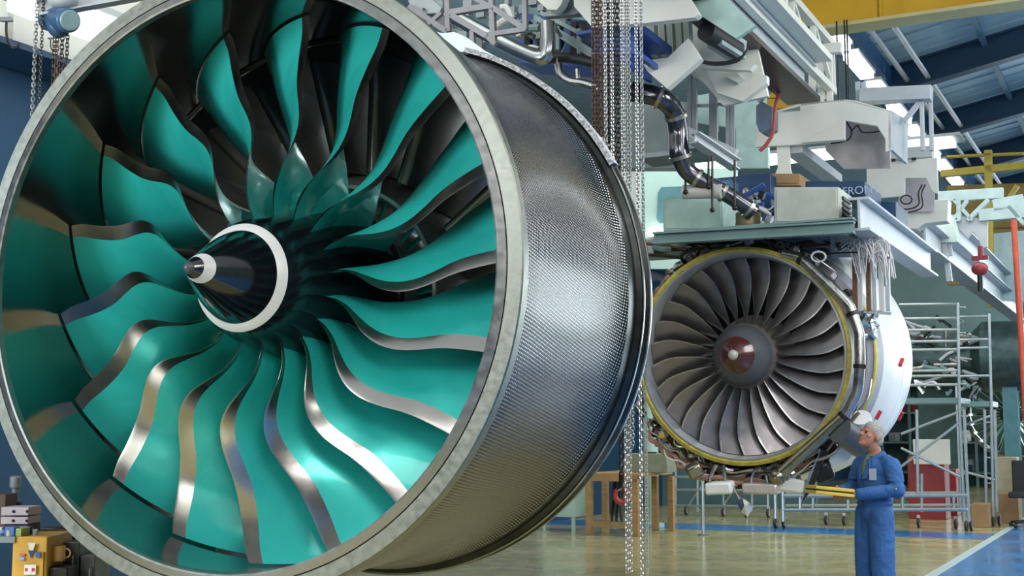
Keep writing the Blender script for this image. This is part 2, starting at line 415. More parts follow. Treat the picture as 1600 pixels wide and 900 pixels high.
# ------------------------------------------------------------ second engine
M_fan = mat('brushed_titanium_fan', (.27, .25, .26), .40, .75, .10, 6., rvar=.08)
M_fanlip = mat('grey_painted_lip', (.42, .45, .48), .35, .3, .06, 5.)
M_yel = mat('primer_yellow', (.46, .38, .07), .45, .1, .25, 14.)
M_nacw = mat('white_cowl_paint', (.78, .79, .77), .35, 0., .05, 3.)
M_nacg = mat('grey_cowl_band', (.36, .36, .40), .4, .1, .06)
M_pipe = mat('steel_pipe', (.42, .41, .40), .3, 1., .15, 9., rvar=.08)
M_pipeo = mat('olive_steel_pipe', (.26, .25, .19), .3, 1., .15, 9.)
M_red = mat('red_tag', (.45, .02, .03), .5)
M_wire = mat('white_wire_sleeve', (.62, .60, .60), .55, 0., .1)
M_wirep = mat('copper_pink_harness', (.42, .22, .18), .5, .2, .2, 20.)
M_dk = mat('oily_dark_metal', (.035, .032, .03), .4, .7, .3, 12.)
RF = frame_of(1156.9, 555.6, 13.089, .4377, -.0305)
eng = thing('jet_engine', RF[0], 'smaller turbofan engine with bare metal fan blades and white rear cowl, hung from overhead carriage', 'jet engine', fr=RF)
MB().lathe([(1.118, -.02), (1.12, .0), (1.085, .012), (1.07, .0), (1.075, -.05), (1.11, -.06)], 120, ).build('intake_flange', M_yel, eng)
MB().lathe([(1.076, -.01), (1.05, .01), (1.04, -.02), (1.03, -.10), (1.025, -.45), (1.0, -1.0)], 120).build('fan_liner', M_fanlip, eng)
MB().lathe([(1.11, -.06), (1.10, -.12), (1.10, -.7), (1.13, -.74), (1.13, -.80), (1.10, -.84), (1.09, -1.05)], 100).build('fan_case', mat('dull_case_metal', (.16, .15, .14), .45, .8, .35, 8.), eng)
MB().lathe([(1.10, -.80), (1.20, -.82), (1.225, -.90), (1.262, -1.04)], 100).build('cowl_band', M_nacg, eng)
cowl = MB().lathe([(1.262, -1.04), (1.30, -1.15), (1.345, -1.4), (1.372, -1.68), (1.362, -1.69), (1.362, -1.705), (1.374, -1.715), (1.395, -2.05), (1.37, -2.4), (1.28, -2.75), (1.1, -3.0), (.9, -3.0)], 120).build('rear_cowl', M_nacw, eng)
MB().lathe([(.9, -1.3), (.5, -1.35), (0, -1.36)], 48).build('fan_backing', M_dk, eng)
MB().lathe([(.315, -.06), (.33, -.12), (.345, -.25), (.40, -.5), (.45, -.62)], 64).build('fan_hub', mat('light_hub_metal', (.52, .46, .43), .4, .8, .1), eng)
sp2 = MB().lathe([(.05, .285), (.125, .235), (.19, .155)], 64).build('spinner', mat('maroon_spinner_paint', (.075, .016, .013), .22, 0., .1, coat=.5), eng)
MB().lathe([(.19, .155), (.255, .06), (.30, -.02), (.323, -.09), (.322, -.13)], 64).build('grey_skirt', mat('slate_spinner_paint', (.085, .095, .105), .28, .1, .1, coat=.3), sp2)
MB().lathe([(0, .335), (.025, .328), (.045, .305), (.052, .283)], 32).build('nose_tip', mat('pale_nose_rubber', (.42, .45, .42), .3, 0., .1), sp2)
g1 = smooth_itp([.3, .5, .8, 1.03], [0, -3.5, -3, 2]); g2 = smooth_itp([.3, 1.03], [-.14, -.17])
g3 = smooth_itp([.3, .5, .8, 1.03], [6, 10.5, 14.5, 18]); g4 = smooth_itp([.3, 1.03], [-.36, -.30])
b0 = make_blade(eng, .32, 1.022, g1, g2, g3, g4, lambda s: 2.6 - 1.5 * s, lambda s: .05, M_fan, M_pipe, ns=20, nu=10, tmax=.016)
kid = KIDS(b0)[0]; b0.rotation_euler.z = radians(3)
for k in range(1, 26):
    b2 = b0.copy(); COL.objects.link(b2); b2.rotation_euler.z = radians(3 + 360 / 26 * k)
    k2 = kid.copy(); COL.objects.link(k2); k2.parent = b2
# ------------------------------------------------------------ pixel helpers for planes of the hall
def onU(px, py, u):
    r = ray(px, py); return CAM + r * (u / r.dot(EU))
def extr(mb, pts, dvec, mi=0):
    pts = [Vector(p) for p in pts]; n = len(pts); dvec = Vector(dvec)
    return mb.add(pts + [p + dvec for p in pts], [tuple(range(n)), tuple(range(n, 2 * n))[::-1]] + [(i, n + i, n + (i + 1) % n, (i + 1) % n) for i in range(n)], mi)
def pU(mb, poly, u, th, mi=0): return extr(mb, [onU(x, y, u) for x, y in poly], EU * th, mi)
def pV(mb, poly, v, th, mi=0): return extr(mb, [onV(x, y, v) for x, y in poly], EV * th, mi)
def pF(mb, poly, d, th, mi=0): return extr(mb, [P(x, y, d) for x, y in poly], Vector((0, th, 0)), mi)
def barU(mb, a, b, u, w, h=None): return mb.beam(onU(a[0], a[1], u), onU(b[0], b[1], u), h or w, w, EU.cross(Vector((0, 0, 1))) if 0 else EZ)
def barF(mb, a, b, d, w, h=None, d2=None): return mb.beam(P(a[0], a[1], d), P(b[0], b[1], d2 or d), h or w, w)
HA = (EV, EU, EZ)

# ------------------------------------------------------------ materials of the hall
M_floor = bpy.data.materials.new('yellow_floor_paint'); M_floor.use_nodes = True
nt = M_floor.node_tree; b = nt.nodes['Principled BSDF']; L = nt.links.new
g = nt.nodes.new('ShaderNodeNewGeometry'); n1 = nt.nodes.new('ShaderNodeTexNoise'); n1.inputs['Scale'].default_value = .55; n1.inputs['Detail'].default_value = 6
mp = nt.nodes.new('ShaderNodeMapping'); mp.inputs['Rotation'].default_value = (0, 0, 0); mp.inputs['Scale'].default_value = (.5, 1.6, 1)
L(g.outputs['Position'], mp.inputs[0]); L(mp.outputs[0], n1.inputs['Vector'])
cr = nt.nodes.new('ShaderNodeValToRGB'); cr.color_ramp.elements[0].position = .32; cr.color_ramp.elements[1].position = .68
cr.color_ramp.elements[0].color = lin('#a19a64'); cr.color_ramp.elements[1].color = lin('#c3b78a')
L(n1.outputs['Fac'], cr.inputs[0]); L(cr.outputs[0], b.inputs['Base Color'])
n2 = nt.nodes.new('ShaderNodeTexNoise'); n2.inputs['Scale'].default_value = 3; L(g.outputs['Position'], n2.inputs['Vector'])
mr = nt.nodes.new('ShaderNodeMapRange'); mr.inputs[1].default_value = .3; mr.inputs[2].default_value = .7; mr.inputs[3].default_value = .10; mr.inputs[4].default_value = .26
L(n2.outputs['Fac'], mr.inputs[0]); L(mr.outputs[0], b.inputs['Roughness'])
M_blue = mat('blue_floor_paint', '#3f7ab2', .2, 0, .12, 1.5, rvar=.06)
M_line = mat('white_line_paint', '#b9c8c6', .35, 0, .1, 8)
M_wallb = mat('blue_painted_wall', '#174264', .55, 0, .12, .6)
M_cream = mat('cream_steel_paint', '#dadbd2', .42, 0, .05, 3.)
M_creamg = mat('pale_green_wall', '#b9d6cd', .5, 0, .08, .8)
M_ltgrey = mat('light_grey_steel', '#b3b9bd', .4, .15, .08, 4.)
M_grey = mat('grey_steel', '#83898d', .42, .35, .12, 5.)
M_teal2 = mat('grey_green_beam', '#74908f', .45, .1, .1, 3.)
M_navy = mat('navy_paint', '#123a5f', .45, 0, .15, 2.)
M_bluebox = mat('blue_crate_paint', '#2a4f96', .4, 0, .12, 4.)
M_sheet = mat('roof_sheeting', '#6f92a6', .5, .1, .12, .9)
M_alum = mat('scaffold_aluminium', '#b9c2c6', .33, .75, .1, 10.)
M_wood = mat('bench_wood', '#b38d5c', .6, 0, .2, 6., stretch=(1, 1, 6))
M_card = mat('cardboard', '#9c7b58', .8, 0, .1, 6.)
M_crane = mat('crane_yellow', '#c79a1c', .45, 0, .18, .8)
M_craneu = mat('crane_flange_cream', '#c3b684', .5, 0, .1, 2.)
M_tube = mat('lit_fluorescent_tube', (1, 1, 1), .5, 0, 0, emit=4.5)
M_bright = mat('bright_diffuser', (.95, 1, .97), .5, 0, 0, emit=1.9)
M_rubber = mat('black_rubber', (.02, .02, .022), .5, 0, .2)
M_dred = mat('dark_red_paint', '#8c2a2c', .45, 0, .15)
M_rust = mat('rusty_steel', '#7d5d48', .6, .5, .3, 25.)
M_bolt = mat('chain_steel', '#a8a49c', .3, .9, .15, 20.)

# ------------------------------------------------------------ floor, walls, roof
def slab(name, u0, u1, v0, v1, z0, z1, m, kind='structure'):
    mb = MB().box(H((u0 + u1) / 2, (v0 + v1) / 2, (z0 + z1) / 2), (v1 - v0, u1 - u0, z1 - z0), HA)
    return mb.build(name, m, kind=kind, smooth=0)
slab('floor', -8, 46.2, -10, 26, -.1, 0, M_floor)
slab('trim_1', -8, 46.2, -2.38, 8, .0, .004, M_blue)       # blue bay
slab('trim_2', -8, 46.2, -2.50, -2.38, .0, .006, M_line)   # white line
slab('trim_3', 20.6, 21.9, -10, -2.50, .0, .004, M_blue) # cross lane
slab('wall_left', -8, 46.2, -10.2, -10, 0, 7.3, M_wallb)
slab('wall_back', 46, 46.2, -10, 26, 0, 13, M_creamg)
for i in range(6):  # made-up glowing windows out of view, added for bright reflections on the barrel
    v0 = -1.5 + i * 4.2
    slab('window_%d' % (i + 1), 45.9, 45.98, v0, v0 + 3.9, 1.2, 8.6, mat('daylit_glazing', (.85, .94, 1.0), .3, 0, 0, emit=5.5))
    mb = MB()
    for k in range(4): mb.box(H(45.86, v0 + k * 1.3, 4.9), (.08, .08, 7.5), HA)
    for z in (1.2, 3.6, 6.1, 8.6): mb.box(H(45.86, v0 + 1.95, z), (3.98, .08, .08), HA)
    mb.build('window_%d_frame' % (i + 1), M_ltgrey, kind='structure', smooth=0)  # bars over the added glow panels
slab('wall_right', -8, 46.2, 26, 26.2, 0, 12, M_creamg)
slab('wall_partition', 27, 27.15, -10, -6.6, 0, 5.0, mat('partition_teal', '#4d6a6c', .6, 0, .25, 1.2))
# flat ceiling of the left bay
slab('ceiling', 9, 46.2, -13, -5.0, 8.9, 9.05, mat('ceiling_panel', '#8aa3b0', .6))
# pitched roof of the right bay: sheeting, rafters and purlins
pit = radians(11); ru = EV * cos(pit) + EZ * sin(pit); rz = (-EV * sin(pit) + EZ * cos(pit))
mb = MB(); o0 = 0
M_corr = mat('corrugated_roof', '#a9c4d2', .5, .1, .12, .9)
for i in range(124):
    u = 9 + i * .3; mb.box(H(u, -4.9, 8.75) + ru * 14 + rz * (.03 if i % 2 else .0), (28, .32, .05), (ru, EU, rz))
mb.build('ceiling_pitched', M_corr, kind='structure', smooth=0)
M_raft = mat('dark_blue_rafter', '#123a58', .5, 0, .12, 1.)
for i, u in enumerate((16.5, 21, 25.5, 30, 34.5, 39, 43.5)):
    mb = MB().ibeam(H(u, -4.9, 8.45), H(u, -4.9, 8.45) + ru * 27, .30, .55, .05, rz)
    mb.box(H(u, -4.9, 8.45) + ru * 13.5, (27, .16, .5), (ru, EU, rz))
    mb.build('trim_rafter', M_raft, kind='structure')
for k in range(4):
    v = 2.2 + k * 3.6; mb = MB().beam(H(10, -4.9, 8.62) + ru * v, H(46, -4.9, 8.62) + ru * v, .1, .14, rz); mb.build('trim_purlin', mat('purlin_blue_grey', '#4f7389', .5), kind='structure')
# valley beam above the lamp row with two conduits
MB().beam(H(10, -4.75, 8.62), H(46, -4.75, 8.62), .5, .36).build('trim_valley_beam', mat('blue_valley_beam', '#2c6190', .4, .1, .1), kind='structure')
for dv in (.55, .95):
    MB().cyl(H(10, -4.75 + dv, 8.5), H(46, -4.75 + dv, 8.5), .05, 8).build('trim_conduit', M_ltgrey, kind='structure')

# left runway beam of the crane: cream box girder over the blue wall
t = thing('crane_runway_girder', H(14, -9.6, 4.9), 'long cream crane runway girder along the top of the blue left wall', 'girder')
o = MB().box(H(20, -9.8, 6.1), (.4, 52, 1.8), HA).build('web', M_cream, t); o.matrix_parent_inverse = t.matrix_world.inverted()
def world_child(o, t):
    bpy.context.view_layer.update(); o.parent = t; o.matrix_parent_inverse = t.matrix_world.inverted(); return o
bpy.context.view_layer.update()
SPLIT = {'stiffener', 'hanger_post', 'chord', 'web_member', 'post', 'arm_post', 'clamp_ring', 'hanger', 'rib', 'pillar', 'railing', 'bar', 'upright', 'strut', 'crossbar', 'joist', 'clamp', 'vent_slot', 'hose', 'cable', 'bolt_row', 'drop_leg', 'leaning_board', 'foot', 'cable_loop', 'frame', 'cladding', 'clip', 'rail', 'plate', 'grey_pipe', 'handle'}
NEWNAME = {'bolt_row': 'bolt', 'frame': 'frame_bar', 'railing': 'rail_bar'}
def child(mb, nm, m, t, **k):
    if nm in SPLIT and len(mb.pc) > 1:
        for q in mb.pieces(): o = child(q, NEWNAME.get(nm, nm), m, t, **k)
        return o
    o = mb.build(nm, m, None, **k); o.parent = t
    o.matrix_parent_inverse = (Matrix.Translation(t.location) @ Euler(t.rotation_euler).to_matrix().to_4x4()).inverted(); return o
bpy.data.objects.remove(o)
child(MB().box(H(20, -9.8, 6.2), (.3, 48, 2.0), HA), 'web', M_cream, t)
child(MB().box(H(20, -9.66, 5.19), (.62, 48, .06), HA), 'bottom_flange', M_navy, t)
child(MB().box(H(20, -9.66, 7.2), (.62, 48, .06), HA), 'top_flange', M_cream, t)
mb = MB()
for i in range(9): mb.box(H(4 + i * 2.2, -9.64, 6.2), (.12, .03, 1.95), HA)
child(mb, 'stiffener', M_cream, t)

# row of roof lamps
def lamp(p, L_, label, grp, m=M_tube, w_=.24, ax=None):
    ax = ax or HA
    t = thing('ceiling_light', p, label, 'light', grp)
    child(MB().box(p + EZ * .08, (w_ + .06, L_, .06), ax), 'housing', M_ltgrey, t)
    child(MB().box(p, (w_, L_ * .96, .1), ax), 'diffuser', m, t)
    child(MB().cyl(p + EZ * .1 + EU * L_ * .3, p + EZ * .62 + EU * L_ * .3, .012, 6).cyl(p + EZ * .1 - EU * L_ * .3, p + EZ * .62 - EU * L_ * .3, .012, 6), 'hanger', M_grey, t)
    return t
ORD = ['first', 'second', 'third', 'fourth', 'fifth', 'sixth', 'seventh', 'eighth', 'ninth', 'tenth', 'eleventh', 'twelfth', 'thirteenth']
for i in range(13):
    u = 19.6 + i * 1.92
    lamp(H(u + .8, -4.5, 8.0), 1.45, 'lit fluorescent lamp under the valley beam, %s in its row from the yellow crane' % ORD[i], 'lamps in the row under the valley beam')
# bright lamps of the left bay
for (px, py, u, L_) in ((165, 42, 11.5, 3.6), (1060, 262, 25.0, 3.2), (1240, 240, 25.0, 4.6)):
    pass
t = lamp(H(9.0, -8.7, 5.35), 2.6, 'wide bright lamp above the cream runway girder at the upper left', None, M_bright, .5)
t = lamp(onU(1180, 252, 26.5), 8.5, 'long bright lamp panel behind the cream carriages', None, M_bright, .7, (EU, EV, EZ))
# ------------------------------------------------------------ yellow crane bridge across the hall
t = thing('crane_bridge', H(18, 0, 7.9), 'yellow overhead crane bridge crossing the hall at the upper right', 'crane')
child(MB().box(H(18.2, 4.4, 7.90), (22, .36, .98), HA), 'box_girder', M_crane, t)
child(MB().box(H(18.12, 4.4, 7.385), (22, .42, .05), HA), 'lower_flange', M_craneu, t)
mb = MB()
for i in range(14): mb.box(H(18.0, -6.3 + i * 1.5, 7.9), (.03, .05, .94), HA)
child(mb, 'stiffener', M_crane, t)
for i, px in enumerate((1262, 1268, 1282, 1306, 1318, 1322)):
    a = onU(px, 0, 17.8); bb = onU(px + 3, 165, 17.8)
    tag(MB().cyl(Vector((a.x, a.y, 7.4)), Vector((a.x, a.y, bb.z - .2)), .012, 6).build('hoist_cable', M_dk), 'thin dark steel cable under the yellow crane bridge, %s from the left' % ('first', 'second', 'third', 'fourth', 'fifth', 'sixth')[i], 'cable', 'cables under the yellow crane bridge')

# ------------------------------------------------------------ monorail girder of the second engine
def beamL(px, py, u0, u1, w_, h_, m, nm, label, cat='girder', ib=True, group=None):
    p = onU(px, py, u0); q = p + EU * (u1 - u0); mb = MB()
    (mb.ibeam if ib else mb.beam)(p, q, w_, h_) if not ib else mb.ibeam(p, q, w_, h_, .03)
    return tag(mb.build(nm, m), label, cat, group)
t = thing('monorail_girder', onU(1270, 145, 15.0), 'grey steel monorail girder running diagonally toward the upper left above the cable loops', 'girder')
p = onU(1255, 128, 15.0); q = p - EU * 7.5
child(MB().ibeam(p, q, .34, .40, .035), 'rail', M_ltgrey, t)
child(MB().box((p + q) / 2 - EZ * .235, (.40, 7.5, .06), HA), 'running_flange', M_dk, t)
child(MB().box((p + q) / 2 + EZ * .25 + EV * .1, (.5, 7.5, .08), HA), 'top_plate', M_cream, t)
mb = MB()
for i in range(3):
    a = p - EU * (1. + i * 2.4) + EZ * .28; mb.beam(a, Vector((a.x, a.y, 8.9)), .16, .16)
child(mb, 'hanger_post', M_cream, t)

# white lattice walkway truss beside it
t = thing('walkway_truss', onU(1290, 120, 16.0), 'white lattice walkway truss beside the monorail girder, below the crane bridge', 'truss')
c0 = onU(1300, 70, 16.2); L_ = 6.0
mb = MB(); tp = c0 - EU * L_; mb.beam(c0, tp, .09, .09); mb.beam(c0 - EZ * .62, tp - EZ * .62, .09, .09); mb.beam(c0 - EV * .5, tp - EV * .5, .08, .08)
child(mb, 'chord', M_cream, t)
mb = MB()
for i in range(6):
    a = c0 - EU * i; mb.beam(a, a - EZ * .62, .06, .06); mb.beam(a - EZ * .62, a - EU, .05, .05); mb.beam(a - EV * .5 , a, .05, .05)
child(mb, 'web_member', M_cream, t)
mb = MB(); barU(mb, (1225, 82), (1315, 75), 16.0, .13, .12); child(mb, 'cross_beam', M_cream, t)
mb = MB()
for px in (1268, 1282, 1296): barU(mb, (px, 85), (px + 1, 160), 16.0, .07, .07)
barU(mb, (1268, 150), (1282, 100), 16.0, .05); barU(mb, (1272, 100), (1290, 155), 16., .04)
child(mb, 'post', M_cream, t)

# ------------------------------------------------------------ cream carriages on the monorail
def carriage(label, parts, loc, nm='overhead_carriage', cat='carriage', group=None):
    t = thing(nm, loc, label, cat, group)
    for (pn, m, f) in parts:
        mb = MB(); f(mb); child(mb, pn, m, t, bevel=.006)
    return t
def c1_plate(mb):
    pU(mb, [(1183, 181), (1195, 176), (1250, 173), (1250, 162), (1320, 155), (1337, 157), (1393, 173), (1393, 200), (1393, 234), (1383, 238), (1383, 217), (1370, 197), (1340, 192), (1320, 188), (1320, 219), (1250, 226), (1180, 230)], 15.4, .06)
def c1_gusset(mb): extr(mb, [onU(1252, 223, 15.35), onU(1320, 187, 15.35), onU(1320, 218, 15.35)], EU * .05)
def c1_back(mb): pU(mb, [(1286, 196), (1388, 190), (1392, 262), (1318, 264), (1290, 235)], 16.1, .05)
def c1_side(mb):
    a = onU(1393, 172, 15.4); bb = onU(1393, 233, 15.4); d = onU(1420, 188, 15.9); e = onU(1418, 256, 15.9)
    extr(mb, [a, d, e, bb], -EV * .04)
def c1_top(mb): pU(mb, [(1183, 181), (1250, 162), (1320, 155), (1393, 173), (1393, 176), (1320, 158), (1250, 166), (1183, 185)], 15.4, .9)
carriage('large cream carriage plate with a cut-out and dark cables, first behind the monorail girder', [
    ('front_plate', M_cream, c1_plate), ('gusset', M_cream, c1_gusset), ('back_plate', mat('pinkish_cream', '#cfc5c3', .5), c1_back), ('side_plate', M_ltgrey, c1_side), ('top_plate', M_cream, c1_top),
    ('lug', M_cream, lambda mb: pU(mb, [(1213, 229), (1234, 228), (1235, 262), (1241, 285), (1205, 285), (1215, 262)], 15.45, .03)),
    ('arm_beam', M_ltgrey, lambda mb: (mb.beam(onU(1345, 151, 15.6), onU(1456, 146, 15.6), .2, .17), )),
    ('arm_post', M_ltgrey, lambda mb: (barU(mb, (1440, 158), (1442, 236), 15.6, .05), barU(mb, (1454, 158), (1456, 236), 15.9, .05), barU(mb, (1437, 160), (1412, 190), 15.6, .06), barU(mb, (1340, 128), (1342, 157), 15.6, .06), barU(mb, (1349, 128), (1350, 157), 15.6, .05))),
    ('cable', M_rubber, lambda mb: (mb.tube(bez([onU(*q, 15.7) for q in ((1322, 190), (1330, 203), (1328, 216), (1315, 222), (1298, 224))], 5), .012, 6), mb.tube(bez([onU(*q, 15.7) for q in ((1330, 205), (1340, 196), (1346, 206), (1360, 207), (1374, 205))], 5), .010, 6))),
    ('rail_end', M_ltgrey, lambda mb: mb.beam(onU(1240, 232, 15.5), onU(1240, 232, 15.5) + EU * 2.2, .22, .12)),
], onU(1300, 190, 15.4))
def c2_plate(mb): pU(mb, [(1354, 262), (1375, 262), (1376, 255), (1464, 246), (1466, 303), (1457, 300), (1447, 278), (1414, 278), (1413, 306), (1380, 309), (1354, 309)], 18.4, .06)
def c2_low(mb): pU(mb, [(1400, 316), (1482, 311), (1480, 345), (1445, 349), (1432, 358), (1400, 355)], 19.0, .3)
carriage('middle cream carriage plate carrying two curved black hoses, behind the large cream carriage', [
    ('front_plate', M_cream, c2_plate), ('lower_block', M_cream, c2_low),
    ('back_plate', mat('lilac_grey_panel', '#b3adb4', .5), lambda mb: pU(mb, [(1410, 276), (1460, 276), (1460, 330), (1400, 332)], 18.9, .04)),
    ('top_beam', M_ltgrey, lambda mb: mb.beam(onU(1385, 243, 18.7), onU(1458, 238, 18.7), .2, .16)),
    ('bolt_row', M_dk, lambda mb: [mb.box(onU(x, 252 - (x - 1366) * .06, 18.35), (.06, .04, .04), HA) for x in (1366, 1384, 1396, 1410, 1428)]),
    ('hose', M_rubber, lambda mb: [mb.tube(bez([onU(*q, 18.3) for q in ((1441 + k, 288), (1435 + k, 302), (1436 + k, 318 + k), (1424, 326 + k), (1402, 327 + k * 1.2))], 5), .013, 6) for k in (0, 5)]),
    ('cable_coil', M_rubber, lambda mb: mb.tube([onU(1416 + 9 * cos(t_ / 10 * 6.28), 312 + 7 * sin(t_ / 10 * 6.28), 18.35) for t_ in range(22)], .012, 6)),
], onU(1400, 280, 18.4))
carriage('far pale carriage block with a grey motor box, below and right of the middle carriage', [
    ('front_plate', mat('pale_green_cream', '#c3d2c8', .5), lambda mb: pU(mb, [(1441, 352), (1452, 341), (1486, 335), (1497, 378), (1432, 381)], 21.5, .5)),
    ('motor_box', mat('slate_motor', '#55606c', .45), lambda mb: pU(mb, [(1424, 351), (1437, 345), (1441, 352), (1441, 379), (1430, 379), (1425, 370)], 21.3, .3)),
    ('side_plate', M_ltgrey, lambda mb: pU(mb, [(1486, 335), (1543, 342), (1543, 386), (1534, 388), (1528, 372), (1520, 362), (1512, 372), (1490, 350)], 22.5, .08)),
    ('drop_leg', M_ltgrey, lambda mb: (barU(mb, (1476, 381), (1484, 440), 21.6, .09), barU(mb, (1469, 381), (1471, 400), 21.6, .06), barU(mb, (1484, 381), (1486, 400), 21.6, .06))),
], onU(1465, 360, 21.5))
# pale diagonal rail beams down the hall under the carriages
for k, (px, py, u0, u1, lb) in enumerate(((1445, 352, 20.0, 34.0, 'pale monorail girder running down the hall below the middle carriage'), (1486, 345, 22.4, 40.0, 'pale monorail girder receding at the far right of the carriages'))):
    beamL(px, py + 18, u0, u1, .3, .42, M_ltgrey, 'monorail_girder', lb)
# white frames to the right
def frame_w(mb):
    for a, c, w_ in (((1466, 308), (1568, 302), .18), ((1552, 322), (1600, 313), .20), ((1530, 337), (1602, 331), .20), ((1490, 312), (1520, 345), .06), ((1545, 312), (1512, 345), .07), ((1498, 312), (1499, 345), .07), ((1575, 322), (1600, 350), .07), ((1486, 350), (1512, 312), .05)):
        barU(mb, a, c, 22.5, w_, .12)
carriage('white steel support frame with crossed braces at the right under the lamp row', [('frame', mat('white_frame_paint', '#a9bcbc', .45), frame_w)], onU(1530, 320, 22.5), 'braced_truss', 'truss')

# yellow maintenance gallery far right
def gal(mb):
    for a, c, w_ in (((1470, 272), (1605, 258), .16), ((1544, 235), (1548, 480), .16), ((1480, 245), (1600, 240), .05), ((1590, 290), (1570, 320), .1)):
        barU(mb, a, c, 30, w_, .15)
def galp(mb):
    for i in range(9): barU(mb, (1480, 300 + i * 17), (1625, 296 + i * 17), 31, .30, .1)
carriage('yellow steel maintenance gallery with railings at the far right behind the white frame', [('railing', mat('gallery_yellow', '#c9b24a', .5, 0, .1), gal), ('cladding', mat('gallery_ochre', '#8d7a3c', .5, 0, .2, 2.), galp)], onU(1540, 300, 30), 'maintenance_gallery', 'gallery')
for z0, nm, hx in ((0, 'lower', '#bfd8dc'),):
    o = MB(); pU(o, [(1525, 368), (1620, 358), (1620, 470), (1540, 470)], 30.5, .1); tag(o.build('wall_panel', mat('pale_blue_panel', hx, .5)), 'pale blue wall panel behind the orange pole at the far right', 'panel')

# ------------------------------------------------------------ boxes, beams and decks above the second engine
def bx3(mb, x0, y0, x1, y1, u, dep): pU(mb, [(x0, y0), (x1, y0), (x1, y1), (x0, y1)], u, dep)
t = thing('overhead_deck', onU(1180, 370, 12.6), 'grey-green steel deck beams directly above the second engine', 'deck')
a, c = onU(1022, 373, 12.4), onU(1335, 355, 12.4)
child(MB().ibeam(a, c, .12, .12, .018), 'front_beam', M_teal2, t)
child(MB().ibeam(a + EU * 1.6, c + EU * 1.6, .12, .12, .018), 'rear_beam', M_teal2, t)
mb = MB()
for k in range(6): q = a.lerp(c, (k + .5) / 6); mb.ibeam(q + EZ * .02, q + EU * 1.6 + EZ * .02, .08, .08, .012)
child(mb, 'joist', M_grey, t)
child(MB().box((a + c) / 2 + EU * .8 + EZ * .07, ((c - a).length, 1.7, .02), HA), 'plate', M_teal2, t)
def cabinet(px0, py0, px1, py1, u, dep, m, nm, lb, cat='cabinet', trim=None, vent=False):
    t = thing(nm, onU((px0 + px1) / 2, py1, u), lb, cat)
    mb = MB(); bx3(mb, px0, py0, px1, py1, u, dep); child(mb, 'body', m, t, bevel=.012)
    mb = MB(); bx3(mb, px0 + 4, py0 + 4, px1 - 4, py1 - 4, u - .012, .014); child(mb, 'door', trim or m, t, bevel=.004)
    if vent:
        mb = MB()
        p = onU(px1, py0, u)
        for k in range(6): mb.box(onU(px1, py0 + 14 + k * 8, u) + EU * dep * .5 + EV * .01, (.02, dep * .6, .03), HA)
        child(mb, 'vent_slot', M_dk, t)
    return t
cabinet(1209, 292, 1311, 350, 12.7, .6, mat('beige_grey_cabinet', '#b4b8ae', .5), 'equipment_cabinet', 'beige-grey equipment cabinet with side vents on the deck above the second engine', vent=True)
cabinet(1036, 310, 1130, 361, 13.2, .8, mat('pale_green_cabinet', '#9fbcb2', .5), 'equipment_cabinet', 'pale green equipment cabinet on the deck, left of the silver duct end')
# brown drum between the cabinets
a = onU(1169, 345, 12.9); tag(MB().lathe([(0, 0), (.13, 0), (.135, .02), (.13, .05), (.13, .14), (.0, .14)], 24, fr=(a - EZ * .06, EV, EU, EZ)).build('steel_drum', mat('olive_brown_drum', '#7a6d4f', .4, .3, .2)), 'squat olive-brown drum on the deck under the end of the silver duct', 'drum')
# row of small fittings under the cabinet
mb = MB()
for k in range(22):
    q = onU(1215 + k * 4.6, 353, 12.75) + EU * random.uniform(0, .3); mb.box(q, (.02, .03, random.uniform(.02, .06)), HA)
child(mb, 'clip', M_yel, t)
# navy crate with lettering
t = cabinet(1258, 283, 1352, 307, 14.2, .9, M_navy, 'storage_crate', 'navy steel crate lettered FRONT behind the beige-grey cabinet', 'crate')
cu = bpy.data.curves.new('lettering', 'FONT'); cu.body = 'FRONT'; cu.size = .125; cu.extrude = .002
o = bpy.data.objects.new('lettering', cu); COL.objects.link(o); cu.materials.append(mat('pale_lettering', '#9db4cc', .5))
me = None
p = onU(1316, 305, 14.17); o.rotation_euler = Matrix((EV, EZ, -EU)).transposed().to_euler(); o.location = p
bpy.context.view_layer.update()
me = bpy.data.meshes.new_from_object(o); mw = o.matrix_world.copy(); bpy.data.objects.remove(o)
me.transform(mw); o = bpy.data.objects.new('lettering', me); COL.objects.link(o); o.parent = t
o.matrix_parent_inverse = Matrix.Translation(t.location).inverted()
o['label'] = 'pale lettering'
cabinet(1368, 315, 1400, 341, 15.2, .8, M_navy, 'storage_crate', 'smaller navy crate lower right of the lettered crate', 'crate')
cabinet(1192, 271, 1250, 290, 14.6, .6, M_card, 'cardboard_box', 'open brown cardboard box under the cream lug plate', 'box')
# diagonal I beam right of the cabinets
t = thing('deck_girder', onU(1340, 330, 12.6), 'long light grey I-beam running down the hall right of the lettered crate', 'girder')
a = onU(1342, 334, 12.5); child(MB().ibeam(a, a + EU * 4.2, .20, .33, .025), 'rail', M_ltgrey, t)
mb = MB()
for k in range(4): mb.box(a + EU * (.4 + k) + EZ * .175, (.1, .22, .03), HA)
child(mb, 'clamp', M_dk, t)
q = a + EU * 3.1 - EV * .106 ; mb = MB().box(onU(1399, 376, 15.2), (.05, .01, .09), HA); child(mb, 'blue_label', M_bluebox, t)

